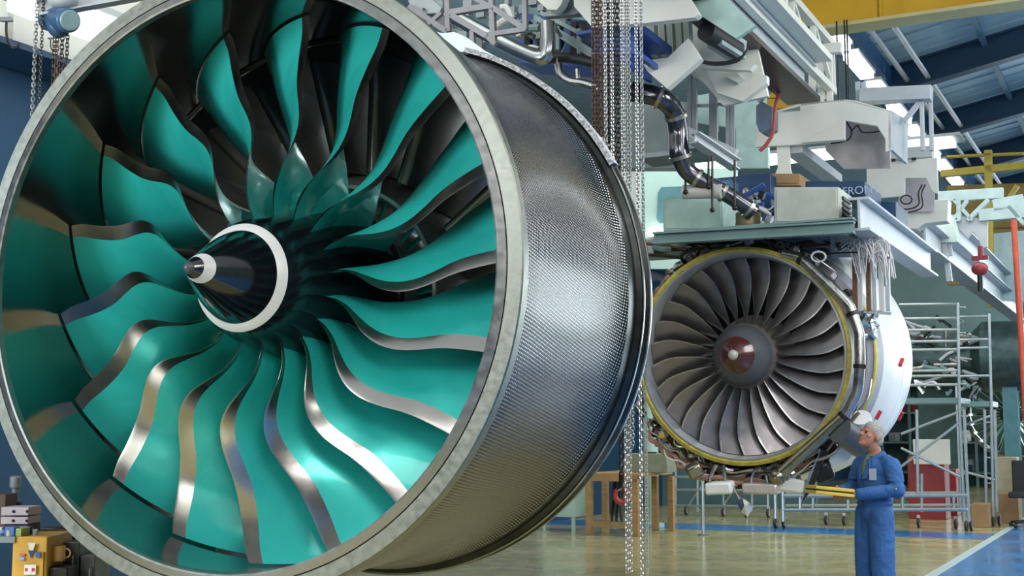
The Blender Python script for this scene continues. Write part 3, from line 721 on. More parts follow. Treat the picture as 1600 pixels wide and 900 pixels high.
# silver exhaust duct winding down to the deck
DM = mat('polished_duct', '#5f6066', .2, .9, .12, 5., rvar=.05)
t = thing('exhaust_duct', onU(1060, 220, 12.5), 'shiny dark silver duct winding down to the deck above the second engine', 'duct')
pts = [onU(*q, u) for q, u in (((990, 143), 12.0), ((1030, 152), 12.0), ((1052, 172), 12.2), ((1060, 205), 12.3), ((1062, 240), 12.3), ((1075, 268), 12.4), ((1105, 288), 12.5), ((1135, 303), 12.6), ((1165, 322), 12.7), ((1178, 332), 12.75))]
path = bez(pts, 6); child(MB().tube(path[:26], .105, 24), 'upper_run', DM, t); child(MB().tube(path[25:42], .092, 24), 'middle_run', DM, t); child(MB().tube(path[41:], .085, 24), 'lower_run', DM, t)
mb = MB()
for i in (6, 14, 25, 33, 41, 50):
    d = (path[i + 1] - path[i - 1]).normalized(); mb.cyl(path[i] - d * .018, path[i] + d * .018, .122 if i < 26 else .105, 24)
child(mb, 'clamp_ring', M_bolt, t)
tag(MB().cyl(onU(1068, 300, 12.5), onU(1128, 299, 12.5), .075, 20).build('filter_canister', mat('milky_plastic', '#c9c5bd', .35)), 'milky white horizontal canister under the silver duct', 'canister')
for (x, y0, y1, lb) in ((1071, 262, 300, 'short black hanger rod at the left end of the milky canister'), (1107, 258, 292, 'black hanger rod in front of the middle of the silver duct'), (1113, 255, 328, 'long black hanger rod behind the middle of the silver duct'), (1148, 262, 325, 'black hanger rod over the lower end of the silver duct')):
    tag(MB().cyl(onU(x, y0 - 12, 12.4), onU(x, y1, 12.4), .012, 8).ball(onU(x, y1, 12.4), .028, 8, 6).build('hanger_rod', M_dk), lb, 'rod', 'hanger rods around the silver duct')
# grey window-like frame above the duct
t = thing('steel_rack', onU(1120, 180, 12.9), 'tall grey steel rack with two open bays right of the duct elbow', 'rack')
mb = MB()
for x, y0, y1 in ((1078, 108, 205), (1086, 110, 208), (1112, 135, 220), (1118, 137, 222), (1145, 155, 236), (1138, 165, 232)): barU(mb, (x, y0), (x, y1), 12.9, .045)
child(mb, 'upright', M_grey, t)
mb = MB(); barU(mb, (1075, 108), (1148, 158), 12.9, .06); barU(mb, (1075, 205), (1150, 240), 12.9, .09); barU(mb, (1086, 112), (1112, 136), 12.9, .04); barU(mb, (1090, 165), (1110, 165), 12.95, .03); barU(mb, (1120, 162), (1136, 166), 12.95, .03)
child(mb, 'rail', M_ltgrey, t)
t = thing('lower_rail', onU(1130, 235, 12.7), 'grey channel rail ending above the white canister', 'rail')
a, c = onU(1085, 215, 12.2), onU(1150, 258, 12.9)
child(MB().ibeam(a, c, .12, .12, .015), 'channel', M_ltgrey, t); child(MB().box(onU(1060, 246, 12.8), (.75, .5, .05), HA), 'tray', M_grey, t)
# slate control box with red hose
t = thing('control_pendant', onU(1196, 178, 14.5), 'slate blue control box with a red hose hanging left of the large cream carriage', 'control box')
mb = MB(); pU(mb, [(1181, 165), (1190, 158), (1207, 168), (1207, 200), (1192, 208), (1186, 205), (1181, 192)], 14.5, .25); child(mb, 'housing', mat('slate_blue_box', '#5d6b80', .4), t, bevel=.01)
child(MB().cyl(onU(1183, 158, 14.5), onU(1202, 138, 14.5), .05, 14), 'cable_gland', M_ltgrey, t)
child(MB().tube(bez([onU(*q, 14.4) for q in ((1217, 128), (1218, 142), (1212, 165), (1208, 205), (1198, 225), (1187, 236))], 5), .022, 8), 'red_hose', mat('red_hose', '#a8483f', .4), t)
for yy, lb in ((147, 'upper yellow cross tube behind the end of the monorail girder'), (164, 'lower yellow cross tube behind the end of the monorail girder')): tag(MB().beam(onU(1200, yy, 17), onU(1266, yy - 4, 17), .12, .14).build('cross_tube', M_crane), lb, 'beam', 'yellow cross tubes')
# motor under the monorail with cable loops
t = thing('travel_motor', onU(1125, 65, 11.5), 'black travel motor with looped black cables under the monorail girder', 'motor')
a, c = onU(1103, 48, 11.5), onU(1150, 78, 12.0)
child(MB().cyl(a, c, .10, 20), 'body', M_rubber, t); child(MB().beam(a + (c - a) * .3, c + (c - a) * .1, .17, .19), 'gearbox', mat('grey_gearbox', '#8fa0a0', .4, .2), t)
child(MB().tube(bez([onU(*q, 11.5) for q in ((1168, 76), (1160, 88), (1140, 96), (1115, 98), (1095, 95))], 5), .012, 6).tube(bez([onU(*q, 11.5) for q in ((1165, 80), (1155, 94), (1135, 100), (1112, 101), (1096, 97))], 5), .012, 6), 'cable_loop', M_rubber, t)

# ------------------------------------------------------------ cream gantry plates at top centre
t = thing('gantry_plate', onU(1000, 20, 10.6), 'large cream gantry plate at the top centre behind the hanging chains', 'gantry')
mb = MB(); pU(mb, [(895, -30), (1060, -30), (1092, 22), (1086, 27), (1008, 36), (925, 42), (897, 10)], 10.6, .10); child(mb, 'front_plate', M_cream, t)
mb = MB(); pU(mb, [(1060, -30), (1110, -30), (1180, 40), (1150, 60), (1092, 22)], 10.9, .06); child(mb, 'side_plate', mat('mint_plate', '#a9c6bd', .5), t)
t = thing('gantry_bracket', onU(1050, 90, 11.2), 'cream gantry bracket with ribbed back coming to a point above the duct elbow', 'bracket')
mb = MB(); pU(mb, [(1005, 100), (1035, 98), (1075, 60), (1095, 92), (1042, 138), (1012, 112)], 11.4, .10); child(mb, 'arm', M_cream, t)
mb = MB(); pU(mb, [(1000, 30), (1092, 28), (1180, 60), (1200, 150), (1130, 165), (1080, 105), (1040, 100), (1000, 98)], 12.6, .06); child(mb, 'back_plate', M_cream, t)
mb = MB()
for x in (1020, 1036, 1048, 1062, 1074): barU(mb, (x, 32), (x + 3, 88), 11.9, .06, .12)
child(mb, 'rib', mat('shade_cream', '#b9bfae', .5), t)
mb = MB(); pU(mb, [(1130, 118), (1150, 112), (1160, 122), (1150, 128)], 12.4, .2); child(mb, 'lug', M_cream, t)
mb = MB(); pU(mb, [(1095, 75), (1180, 100), (1172, 110), (1095, 106)], 12.2, .1); child(mb, 'shelf', M_cream, t)
mb = MB(); pU(mb, [(1100, 100), (1198, 118), (1198, 130), (1160, 158), (1120, 145)], 12.5, .1); child(mb, 'lower_plate', M_cream, t)
# blue crate behind the chains
t = thing('storage_crate', onU(980, 70, 10.8), 'bright blue open-ended steel crate behind the chains under the cream gantry plate', 'crate')
mb = MB(); pU(mb, [(925, 42), (992, 38), (995, 84), (930, 84)], 10.9, .05); child(mb, 'side', M_bluebox, t)
A_ = onU(992, 38, 10.9); B_ = onU(995, 84, 10.9); C_ = A_ + EU * 1.1; D_ = B_ + EU * 1.1
mb = MB(); mb.beam(A_, C_, .05, .08); mb.beam(B_, D_, .05, .05); mb.beam(C_, D_, .05, .05); mb.box((A_ + D_) / 2 - EV * .25, (.03, 1.0, (A_ - B_).length * .9), HA); mb.box((A_ + C_) / 2 - EV * .3, (.6, 1.1, .03), HA); child(mb, 'frame', M_bluebox, t)
# blue machinery row left of the chains
t = thing('machine_unit', onU(880, 60, 11.4), 'blue machinery housing with grey pipes and railings above the barrel', 'machine')
mb = MB(); pU(mb, [(800, 18), (930, 34), (930, 105), (812, 98)], 11.8, .5); child(mb, 'housing', M_bluebox, t)
mb = MB()
for x in (826, 846, 874, 898, 912): barU(mb, (x, 35), (x, 92), 11.6, .06, .08)
child(mb, 'pillar', M_dk, t)
mb = MB()
for a, c, w_ in (((838, 28), (930, 84), .05), ((848, 40), (930, 92), .03), ((872, 42), (872, 78), .04), ((905, 45), (905, 84), .04), ((845, 20), (925, 62), .04)): barU(mb, a, c, 11.3, w_)
child(mb, 'railing', mat('teal_grey_rail', '#7d8f92', .4, .3), t)
child(MB().tube(bez([onU(*q, 11.2) for q in ((852, 93), (875, 90), (900, 92), (928, 98))], 5), .05, 12), 'black_hose', M_rubber, t)
child(MB().tube(bez([onU(*q, 11.1) for q in ((872, 100), (876, 116), (890, 126), (912, 130), (932, 136))], 5), .04, 12).tube(bez([onU(*q, 11.1) for q in ((902, 108), (903, 128))], 3), .025, 8), 'grey_pipe', M_pipe, t)
t = thing('hoist_beam', onU(870, 10, 10.8), 'cream hoist beam end with a dark bracket at the top left of the chains', 'beam')
mb = MB(); pU(mb, [(845, -20), (888, -20), (876, 8), (870, 15), (856, 15), (830, -8)], 10.7, .12); child(mb, 'beam_end', M_cream, t)
mb = MB(); pU(mb, [(876, -20), (890, -10), (907, 18), (900, 22), (850, 26), (845, 20), (868, 16)], 10.9, .10); child(mb, 'bracket', M_grey, t)
# big silver pipe and grey lifting frame above the barrel
t = thing('air_pipe', onU(820, 75, 11.0), 'fat silver air pipe with upturned elbow above the top of the barrel', 'pipe')
child(MB().tube(bez([onU(*q, 10.9) for q in ((700, 22), (770, 58), (815, 80), (842, 90), (853, 84), (856, 60), (856, 35))], 6), .075, 24), 'run', mat('silver_pipe', '#a3a6a8', .22, .9, .08), t)
t = thing('lifting_rig', onU(760, 35, 10.2), 'grey welded steel lifting frame above the rim of the huge engine', 'frame')
mb = MB()
for a, c, w_ in (((704, 20), (772, 9), .055), ((770, 12), (823, 47), .05), ((820, -20), (821, 47), .045), ((760, 55), (822, 46), .045), ((706, 24), (762, 57), .055), ((699, -20), (701, 50), .05), ((767, -20), (772, 70), .05), ((738, 48), (739, 70), .045), ((762, 57), (775, 70), .045), ((640, 10), (700, 50), .05), ((690, 20), (668, 40), .04), ((770, 12), (715, -15), .04)): barU(mb, a, c, 10.2, w_)
child(mb, 'bar', mat('warm_grey_frame', '#757478', .42, .3, .1), t)
mb = MB(); pU(mb, [(640, -5), (665, -10), (690, 12), (686, 20), (652, 22), (640, 12)], 10.25, .05); pU(mb, [(650, 22), (690, 22), (712, 50), (690, 50)], 10.35, .04); child(mb, 'plate', M_grey, t)
child(MB().cyl(onU(662, 14, 10.2), onU(662, 14, 10.27), .012, 10), 'bolt', M_dk, t)
mb = MB(); pU(mb, [(675, 47), (690, 52), (710, 50), (728, 58), (755, 78), (792, 97), (777, 101), (740, 88), (705, 78), (690, 60)], 9.6, .04); o = tag(mb.build('support_bracket', mat('pale_blue_bracket', '#b5cfdb', .45)), 'pale blue bracket strip resting against the top of the barrel', 'bracket')
# clutter of fittings and pipes behind the lifting frame
t = thing('pipe_cluster', onU(740, 30, 11.2), 'tangle of small pipes and fittings behind the grey lifting frame', 'pipework')
random.seed(3)
for k in range(26):
    x = random.uniform(650, 900); y = random.uniform(-5, 60 + (x - 650) * .15); dx, dy = random.uniform(-30, 30), random.uniform(-20, 25); u = 11.0 + random.random() * .5
    child(MB().tube(bez([onU(x, y, u), onU(x + dx * .5, y + dy * .3 - 5, u), onU(x + dx, y + dy, u)], 4), random.choice((.012, .02, .03, .04)), 8), 'pipe', random.choice((M_pipe, M_dk, M_wire, M_grey, M_bolt, M_teal2)), t)
mb = MB()
for k in range(60): mb.box(onU(random.uniform(640, 900), random.uniform(-10, 75), random.uniform(11.3, 11.9)), tuple(random.uniform(.03, .12) for _ in range(3)), HA)
child(mb, 'fitting', M_grey, t, kind='stuff')

# ------------------------------------------------------------ machinery on and behind the deck
t = thing('machinery_stack', onU(1160, 320, 14.6), 'blue and dark machinery with pipes behind the silver duct and beige-grey cabinet', 'machine')
child(MB().box(onU(1165, 308, 14.6), (.75, .5, .42), HA), 'navy_housing', M_navy, t, bevel=.01)
child(MB().box(onU(1142, 318, 14.0), (.10, .3, .5), HA), 'post_plate', mat('steel_blue', '#3f6f92', .4, .2), t)
random.seed(31)
for k in range(26):
    x = random.uniform(1135, 1215); y = random.uniform(292, 345); u = 13.6 + random.random() * .5
    if k % 2: child(MB().tube(bez([onU(x, y, u), onU(x + random.uniform(-15, 15), y + random.uniform(-12, 8), u), onU(x + random.uniform(-25, 25), y + random.uniform(0, 22), u)], 4), random.choice((.01, .02, .03)), 8), 'pipe', random.choice((M_pipe, M_bluebox, M_dk, M_wire)), t)
    else: child(MB().cyl(onU(x, y, u), onU(x + 8, y + 3, u), random.uniform(.03, .07), 14), 'coupling', random.choice((M_bluebox, M_pipe, M_dk, M_nacg)), t)
t = thing('cable_tray', onU(1080, 385, 13.6), 'grey tray crammed with hoses between the deck and the top of the second engine', 'cable tray')
child(MB().box(onU(1060, 388, 13.8), (.9, .6, .16), HA), 'trough', M_grey, t)
for k in range(40):
    x = random.uniform(1018, 1300); yb = 384 + (abs(x - 1165) / 150) ** 2 * 26; y = random.uniform(368, yb); u = 13.0 + random.random() * .6
    child(MB().tube(bez([onU(x - random.uniform(10, 40), y + random.uniform(-5, 14), u), onU(x, y, u), onU(x + random.uniform(10, 45), y + random.uniform(-5, 14), u)], 4), random.choice((.008, .012, .02, .035)), 8), 'hose_run', random.choice((M_pipe, M_wire, M_dk, M_bolt, M_teal2, M_nacg, M_rust)), t)
# flat wall panel with dark opening far behind the duct
t = thing('wall_booth', onU(1090, 300, 21), 'pale green booth wall with a rounded dark window, beyond the milky canister', 'booth')
mb = MB(); pU(mb, [(1000, 268), (1150, 262), (1150, 420), (1000, 420)], 21, .1); child(mb, 'wall', M_creamg, t)
mb = MB(); pU(mb, [(1028, 300), (1034, 292), (1120, 290), (1120, 345), (1030, 348), (1026, 342)], 20.95, .03); child(mb, 'window', mat('booth_window', '#5f8b93', .3), t)
tag(MB().ball(onU(1024, 362, 20.8), .12, 16, 10, (1.3, .5, .8)).build('wall_lamp', mat('lamp_glow', (1, 1, .97), .5, 0, 0, emit=6.)), 'small glaring lamp beside the right edge of the barrel', 'light')
# cream plates and pale columns behind the rack
t = thing('plate_frame', onU(1110, 200, 18), 'pale cream frame plates seen through the grey steel rack', 'frame')
mb = MB(); pU(mb, [(1085, 150), (1200, 130), (1200, 262), (1150, 262), (1150, 200), (1085, 190)], 18, .1); child(mb, 'back_panel', mat('pale_mint_panel', '#bcd9d2', .5), t)
mb = MB(); pU(mb, [(960, 150), (1078, 160), (1075, 262), (960, 262)], 17, .3); child(mb, 'grey_panel', mat('mid_grey_panel', '#7f8a88', .5, 0, .2, 2.), t)
# ------------------------------------------------------------ dressing of the second engine
def ep(r, deg, z): return Vector((r * cos(radians(deg)), r * sin(radians(deg)), z))
Minv = Matrix(((RF[1].x, RF[2].x, RF[3].x, RF[0].x), (RF[1].y, RF[2].y, RF[3].y, RF[0].y), (RF[1].z, RF[2].z, RF[3].z, RF[0].z), (0, 0, 0, 1))).inverted()
def EP(px, py, d): return Minv @ P(px, py, d)
random.seed(11)
pp = [EP(1222, 396, 13.0), EP(1250, 402, 12.9), EP(1290, 440, 12.75), EP(1328, 478, 12.62), EP(1343, 520, 12.55), EP(1344, 570, 12.5), EP(1340, 612, 12.5), EP(1322, 648, 12.55), EP(1270, 695, 12.65), EP(1213, 747, 12.75)]
dense = []
for i in range(len(pp) - 1):
    for k in range(4): dense.append(pp[i].lerp(pp[i + 1], .06 + k / 4 * .94))
dense.append(pp[-1])
MB().tube(dense[:29], .052, 18).build('bleed_pipe', M_pipe, eng); MB().tube(dense[28:], .060, 18).build('lower_bleed_pipe', M_pipeo, eng)
for k in (4, 13, 20, 28):
    d = (dense[k + 1] - dense[k - 1]).normalized(); MB().cyl(dense[k] - d * .02, dense[k] + d * .02, .066, 18).build('pipe_clamp', M_dk, eng)
MB().ball(EP(1215, 745, 12.75), .085, 20, 12).build('pipe_elbow', M_pipeo, eng)
MB().lathe([(0, 0), (.115, 0), (.12, .02), (.10, .05), (.10, .12), (.06, .14), (.05, .16), (0, .165)], 28, fr=(EP(1228, 742, 12.95), Vector((1, 0, 0)), Vector((0, 1, 0)), Vector((.2, 0, 1)).normalized())).build('filter_head', M_edge, eng)
mats_h = [M_wirep, M_wire, M_pipe, M_dk, M_wirep, M_bolt]
for k in range(56):      # lower harnesses hugging the case
    a0 = random.uniform(-160, -70); a1 = a0 + random.uniform(15, 70); r = random.uniform(1.125, 1.31); z = random.uniform(-.5, -.02); n = 12
    pts = [ep(r + .02 * sin(i * 1.3 + k) + .03 * random.random(), a0 + (a1 - a0) * i / n, z + .03 * sin(i * .8 + k)) for i in range(n + 1)]
    MB().tube(bez(pts, 2), random.choice((.009, .013, .018, .024)), 7).build('harness_tube', mats_h[k % 6], eng)
for k in range(16):      # short loops below
    a0 = random.uniform(-150, -75); p0 = ep(1.15, a0, -.15 - random.random() * .3); p2 = ep(1.15, a0 + random.uniform(4, 12), -.15 - random.random() * .3); m_ = ep(1.32 + random.random() * .08, a0 + 4, -.2)
    MB().tube(bez([p0, m_, p2], 6), .012, 7).build('drain_tube', (M_wire, M_bolt, M_dk)[k % 3], eng)
for k in range(20):      # upper wires
    a0 = random.uniform(30, 150); pts = [ep(1.14 + random.random() * .12, a0 + i * random.uniform(3, 9), -.1 - random.random() * .25) for i in range(6)]
    MB().tube(bez(pts, 4), random.choice((.008, .012, .02)), 7).build('upper_wire', (M_wire, M_pipe, M_dk, M_bolt, M_wirep)[k % 5], eng)
def lump(nm, m, c, sz, px=None, rot=0., lab=None):
    d = Euler((rot, rot * .7, rot * 1.3)).to_matrix(); ax = tuple(d @ Vector(v) for v in ((1, 0, 0), (0, 1, 0), (0, 0, 1)))
    return MB().box(c, sz, ax).build(nm, m, eng, bevel=min(sz) * .2)
lump('gearbox', M_dk, ep(1.16, -95, -.42), (1.1, .24, .4)); lump('accessory_box', M_core, ep(1.27, -108, -.35), (.34, .13, .25), rot=.1)
lump('accessory_box', M_wire, ep(1.27, -83, -.3), (.42, .13, .2), rot=-.05); lump('oil_tank', M_nacw, ep(1.22, -66, -.5), (.42, .2, .3), rot=.2)
lump('accessory_box', M_dk, ep(1.18, -52, -.35), (.26, .22, .3), rot=.4); lump('accessory_box', M_pipeo, ep(1.2, -125, -.2), (.16, .12, .16), rot=.3)
for k in range(22):
    a0 = -158 + k * 5.2; lump('fitting', (M_core, M_dk, M_wire, M_wirep, M_pipe)[k % 5], ep(1.19 + random.random() * .09, a0, -.1 - random.random() * .25), (random.uniform(.05, .16), random.uniform(.05, .11), random.uniform(.05, .15)), rot=random.random())
for k in range(14):
    a0 = 20 + k * 11; lump('fitting', (M_core, M_dk, M_wire, M_pipe)[k % 4], ep(1.15 + random.random() * .06, a0, -.15 - random.random() * .25), (random.uniform(.04, .10), random.uniform(.04, .09), random.uniform(.05, .15)), rot=random.random())
lump('igniter_box', M_nacg, ep(1.19, -138, -.12), (.10, .10, .10), rot=.5); lump('igniter_box', M_yel, ep(1.19, -137, -.03), (.06, .06, .04), rot=.2)
MB().cyl(EP(1312, 672, 12.5), EP(1352, 700, 12.7), .13, 20).build('starter_duct', mat('dark_duct_grey', (.10, .11, .12), .35, .4), eng)
MB().cyl(EP(1345, 652, 12.7), EP(1352, 690, 12.9), .10, 20).build('pale_duct', M_nacw, eng)
for (x, y, sz, m_, r_) in ((1125, 762, (.27, .12, .2), M_nacw, .05), (1190, 763, (.36, .11, .2), M_core, 0), (1240, 759, (.28, .14, .2), M_nacw, -.08)):
    lump('accessory_pod', m_, EP(x, y, 12.85), sz, rot=r_)
    for dx in (-13, 11): MB().tube(bez([EP(x + dx, y, 12.85), EP(x + dx - 3, y - 14, 12.9), EP(x + dx * .5, y - 34, 13.0)], 4), .02, 8).build('pod_bracket', M_pipe, eng)
lump('gearbox', M_dk, ep(1.24, -90, -.30), (.95, .26, .3)); lump('gearbox', M_core, ep(1.27, -97, -.2), (.3, .16, .12), rot=.1)
lump('accessory_pod', M_pipeo, EP(1085, 735, 12.95), (.16, .14, .16), rot=.4); lump('accessory_pod', M_dk, EP(1285, 735, 12.85), (.2, .2, .2), rot=.3)
# open flap, drain mast and foil cover
extr(MB(), [EP(1283, 702, 12.7), EP(1293, 706, 12.7), EP(1275, 752, 12.7), EP(1250, 792, 12.7), EP(1262, 745, 12.7)], Vector((0, 0, -.05))).build('drain_flap', M_dk, eng)
extr(MB(), [EP(1262, 745, 12.68), EP(1283, 702, 12.68), EP(1250, 792, 12.68)], Vector((0, 0, -.02))).build('flap_edge', M_bolt, eng)
extr(MB(), [EP(1295, 712, 12.75), EP(1325, 690, 12.75), EP(1340, 705, 12.8), EP(1322, 722, 12.8), EP(1300, 728, 12.8)], Vector((0, 0, -.03))).build('access_door', M_nacw, eng)
mb = MB(); fo = [EP(1150, 782, 12.7), EP(1160, 778, 12.65), EP(1178, 790, 12.7), EP(1168, 808, 12.68), EP(1158, 800, 12.62), EP(1163, 790, 12.6)]
mb.add(fo, [(0, 1, 5), (1, 2, 5), (2, 3, 5), (3, 4, 5), (4, 0, 5)]); mb.build('foil_cover', mat('crumpled_foil', (.62, .62, .6), .25, 1., .1), eng, smooth=0)
MB().tube([EP(1145, 760, 12.8), EP(1160, 790, 12.7)], .02, 8).build('drain_mast', M_pipe, eng)
# crumpled foil at upper right of the cowl
mb = MB(); random.seed(5); NN = 7; g_ = []
for i in range(NN):
    for j in range(NN):
        g_.append(EP(1342 + 30 * i / 6 + random.uniform(-3, 3), 485 + 42 * j / 6 + random.uniform(-3, 3), 13.15 + random.uniform(-.06, .06) + i * .02))
mb.add(g_, [(i * NN + j, i * NN + j + 1, (i + 1) * NN + j + 1, (i + 1) * NN + j) for i in range(NN - 1) for j in range(NN - 1)]); mb.build('foil_wrap', MATS['crumpled_foil'], eng, smooth=0)
def on_cowl(px, py):
    d = (Minv.to_3x3() @ ray(px, py)).normalized(); ok, q, nn, i = cowl.ray_cast(Minv @ CAM, d); return (q + nn * .012) if ok else EP(px, py, 14.)
for (x, y, x1, y1) in ((1367, 654, 1374, 641), (1402, 655, 1408, 643), (1404, 571, 1408, 561)):
    MB().beam(on_cowl(x, y), on_cowl(x1, y1), .045, .03).build('red_ribbon', M_red, eng)
MB().lathe([(1.205, -.80), (1.222, -.805), (1.235, -.87)], 60, radians(-50), radians(35)).build('yellow_seal', M_yel, eng)
t = thing('engine_bracket_frame', onU(1365, 440, 13.3), 'rusty and grey bracket frame with vertical struts above the white cowl of the second engine', 'frame')
for x, m_ in ((1343, M_wire), (1356, M_rust), (1365, M_ltgrey), (1376, M_wire), (1386, M_ltgrey), (1335, M_rust)):
    mb = MB(); barU(mb, (x, 405), (x + 2, 486), 13.3, .045); child(mb, 'strut', m_, t)
mb = MB(); barU(mb, (1300, 397), (1388, 395), 13.2, .07); barU(mb, (1302, 355), (1302, 400), 13.2, .05); barU(mb, (1350, 487), (1393, 490), 13.3, .03); child(mb, 'crossbar', M_ltgrey, t)
t = thing('cable_bundle', onU(1360, 390, 13.0), 'shaggy bundle of white wires hanging over the bracket frame', 'cables')
random.seed(21)
for k in range(46):
    x = random.uniform(1318, 1385); y = random.uniform(368, 392); L_ = random.uniform(15, 55)
    u_ = 12.95 + random.random() * .25
    child(MB().tube(bez([onU(x - 12, y + 8, u_), onU(x, y, u_), onU(x + random.uniform(4, 14), y + 8, u_), onU(x + random.uniform(8, 20), y + L_, u_)], 4), .007, 5), 'wire', M_wire, t)
t = thing('wire_coil', onU(1278, 400, 12.6), 'small coil of white wire at the upper right edge of the second engine', 'coil')
child(MB().tube([onU(1279 + 11 * cos(k / 3), 401 + 8 * sin(k / 3) , 12.5 + k * .002) for k in range(40)], .010, 6), 'loop', M_wire, t)

# ------------------------------------------------------------ scaffold towers and low rolling frames
def caster(mb, p, r=.09):
    mb.tube(arc(p + EZ * r, r * .72, 0, 2 * pi, 18, EU, EZ)[:-1], r * .28, 8, closed=True)
def scaffold(label, bars, casters, u, nm='scaffold_tower', cat='scaffold', deck=None, du=1.3, group=None):
    t = thing(nm, onU(bars[0][1][0], 828, u), label, cat, group)
    for pn, a, c, w_, uu in bars:
        child(MB().tube([onU(a[0], a[1], uu), onU(c[0], c[1], uu)], w_ / 2, 8), pn, M_alum, t)
    for (x, uu) in casters:
        p = onU(x, 780, uu); p.z = 0
        wmb = MB(); caster(wmb, p); wh = child(wmb, 'wheel', M_rubber, t)
        child(MB().cyl(p + EZ * .09 - EV * .02, p + EZ * .09 + EV * .02, .05, 12).beam(p + EZ * .09, p + EZ * .22, .03, .05), 'fork', M_bolt, t)
    if deck:
        for a, c, uu in deck: child(MB().box((onU(*a, uu) + onU(*c, uu)) / 2 + EU * du / 2, ((onU(*c, uu) - onU(*a, uu)).length, du, .09), HA), 'deck', M_teal2, t)
    return t
U1 = 22.2; U2 = 23.6
B = []
for a, c in (((1496, 473), (1499, 640)), ((1499, 640), (1507, 815)), ((1506, 640), (1514, 815)), ((1432, 640), (1434, 770))): B.append(('upright', a, c, .055, U1))
for y in (475, 497, 515, 533, 546): B.append(('guard_rail', (1405, y + 1), (1497, y), .045, U1))
for y in (579, 587, 601): B.append(('guard_rail', (1405, y + 1), (1497, y), .045, U1))
for a, c in (((1408, 678), (1500, 643)), ((1408, 700), (1500, 745)), ((1400, 735), (1500, 660))): B.append(('diagonal', a, c, .045, U1))
for y in (480, 520, 560, 600, 650, 690, 740, 790): B.append(('rung', (1497 + (y - 480) * .03, y), (1508 + (y - 480) * .02, y), .03, U1))
scaffold('tall aluminium scaffold tower directly behind the white cowl, nearest the man', B, [(1508, U1), (1516, U1 + .1)], U1, deck=[((1405, 627), (1500, 625), U1)])
B = []
for a, c in (((1545, 490), (1549, 640)), ((1549, 640), (1552, 808)), ((1538, 640), (1541, 800)), ((1554, 640), (1558, 800))): B.append(('upright', a, c, .055, U2))
for y in (494, 530, 543, 587): B.append(('guard_rail', (1500, y + 1), (1547, y), .045, U2))
for a, c in (((1500, 735), (1555, 750)), ((1505, 665), (1548, 650)), ((1500, 790), (1550, 790))): B.append(('diagonal', a, c, .045, U2))
for y in (660, 700, 715, 755, 790): B.append(('rung', (1539, y), (1556, y), .03, U2))
scaffold('narrower aluminium scaffold tower at the right, over the cardboard boxes', B, [(1550, U2), (1560, U2 + .1)], U2, deck=[((1502, 632), (1549, 630), U2)], du=1.0)
B = []
for y in (775, 797): B.append(('rail', (1222, y), (1512, y - 1), .06, 21.4))
for x in (1212, 1224): B.append(('leg', (x - 1, 768), (x, 815), .06, 21.4))
for x in (1250, 1325, 1410, 1490): B.append(('post', (x, 775), (x, 797), .05, 21.4))
for y in (771, 790): B.append(('rear_rail', (1228, y), (1500, y - 1), .05, 22.6))
for x in (1270, 1345, 1440, 1500): B.append(('rear_post', (x, 740), (x, 800), .05, 22.6))
scaffold('long low rolling frame of blue-grey tube on casters behind the man', B, [(1211, 21.4), (1224, 21.5), (1290, 22.6), (1318, 22.6), (1434, 22.6), (1492, 22.6)], 21.4, 'rolling_frame', 'trolley')
B = []
for y in (745, 765, 790): B.append(('rail', (1052, y), (1200, y + 1), .05, 24.0))
for x in (1056, 1090, 1130, 1175, 1200): B.append(('post', (x, 735), (x, 800), .045, 24.0))
B.append(('diagonal', (1072, 795), (1105, 745), .04, 24.0)); B.append(('diagonal', (1130, 790), (1160, 745), .04, 24.))
scaffold('far rolling frame of thin tube behind the bottom of the second engine', B, [(1072, 24.), (1130, 24.), (1165, 24.), (1200, 24.)], 24.0, 'rolling_frame', 'trolley')
p = onU(1099, 835, 19.5); p.z = 0
t = thing('guide_post', p, 'thin upright blue-grey post standing on the yellow floor right of the workbench', 'post')
child(MB().cyl(p, p + EZ * 1.55, .022, 10), 'rod', M_alum, t); child(MB().cyl(p, p + EZ * .02, .09, 16), 'foot', M_grey, t)

# ------------------------------------------------------------ workbench and cabinets behind the barrel
def floorpt(px, u): p = onU(px, 800, u); p.z = 0; return p
t = thing('workbench', floorpt(985, 18.9), 'open wooden workbench frame standing beyond the barrel with a grey box on it', 'workbench')
ZT = onU(985, 748, 18.9).z
for x, uu in ((921, 18.9), (994, 18.9), (946, 20.2), (1024, 20.2), (1049, 20.2)):
    p = floorpt(x, uu); child(MB().beam(p, p + EZ * ZT, .1, .1), 'leg', M_wood, t, bevel=.006)
a, c = floorpt(918, 18.9), floorpt(997, 18.9)
child(MB().beam(a + EZ * ZT, c + EZ * ZT, .10, .09), 'front_rail', M_wood, t); child(MB().beam(a + EZ * .17, c + EZ * .17, .06, .08), 'stretcher', M_wood, t)
child(MB().box((floorpt(918, 18.9) + floorpt(1050, 20.2)) / 2 + EZ * (ZT + .06), ((floorpt(1050, 20.2) - floorpt(918, 18.9)).dot(EV), 1.4, .05), HA), 'top', M_wood, t, bevel=.005)
mb = MB()
for x in (955, 962, 970): mb.beam(floorpt(x, 19.4) + EZ * .25, floorpt(x + 8, 20.0) + EZ * ZT, .03, .25)
child(mb, 'leaning_board', mat('dark_boards', '#4b4a40', .6, 0, .2), t)
def box_thing(nm, lb, cat, px0, px1, u, h, dep, m, z=0., group=None, bev=.012):
    a, c = floorpt(px0, u), floorpt(px1, u); ctr = (a + c) / 2 + EU * dep / 2 + EZ * (z + h / 2)
    o = MB().box(ctr, ((c - a).length, dep, h), HA).build(nm, m, bevel=bev); return tag(o, lb, cat, group)
t = thing('instrument_case', floorpt(1005, 19.3), 'dull grey-green sloping case standing on the wooden workbench', 'case')
zb = ZT + .085
mb = MB(); a = onU(972, 745, 19.3); 
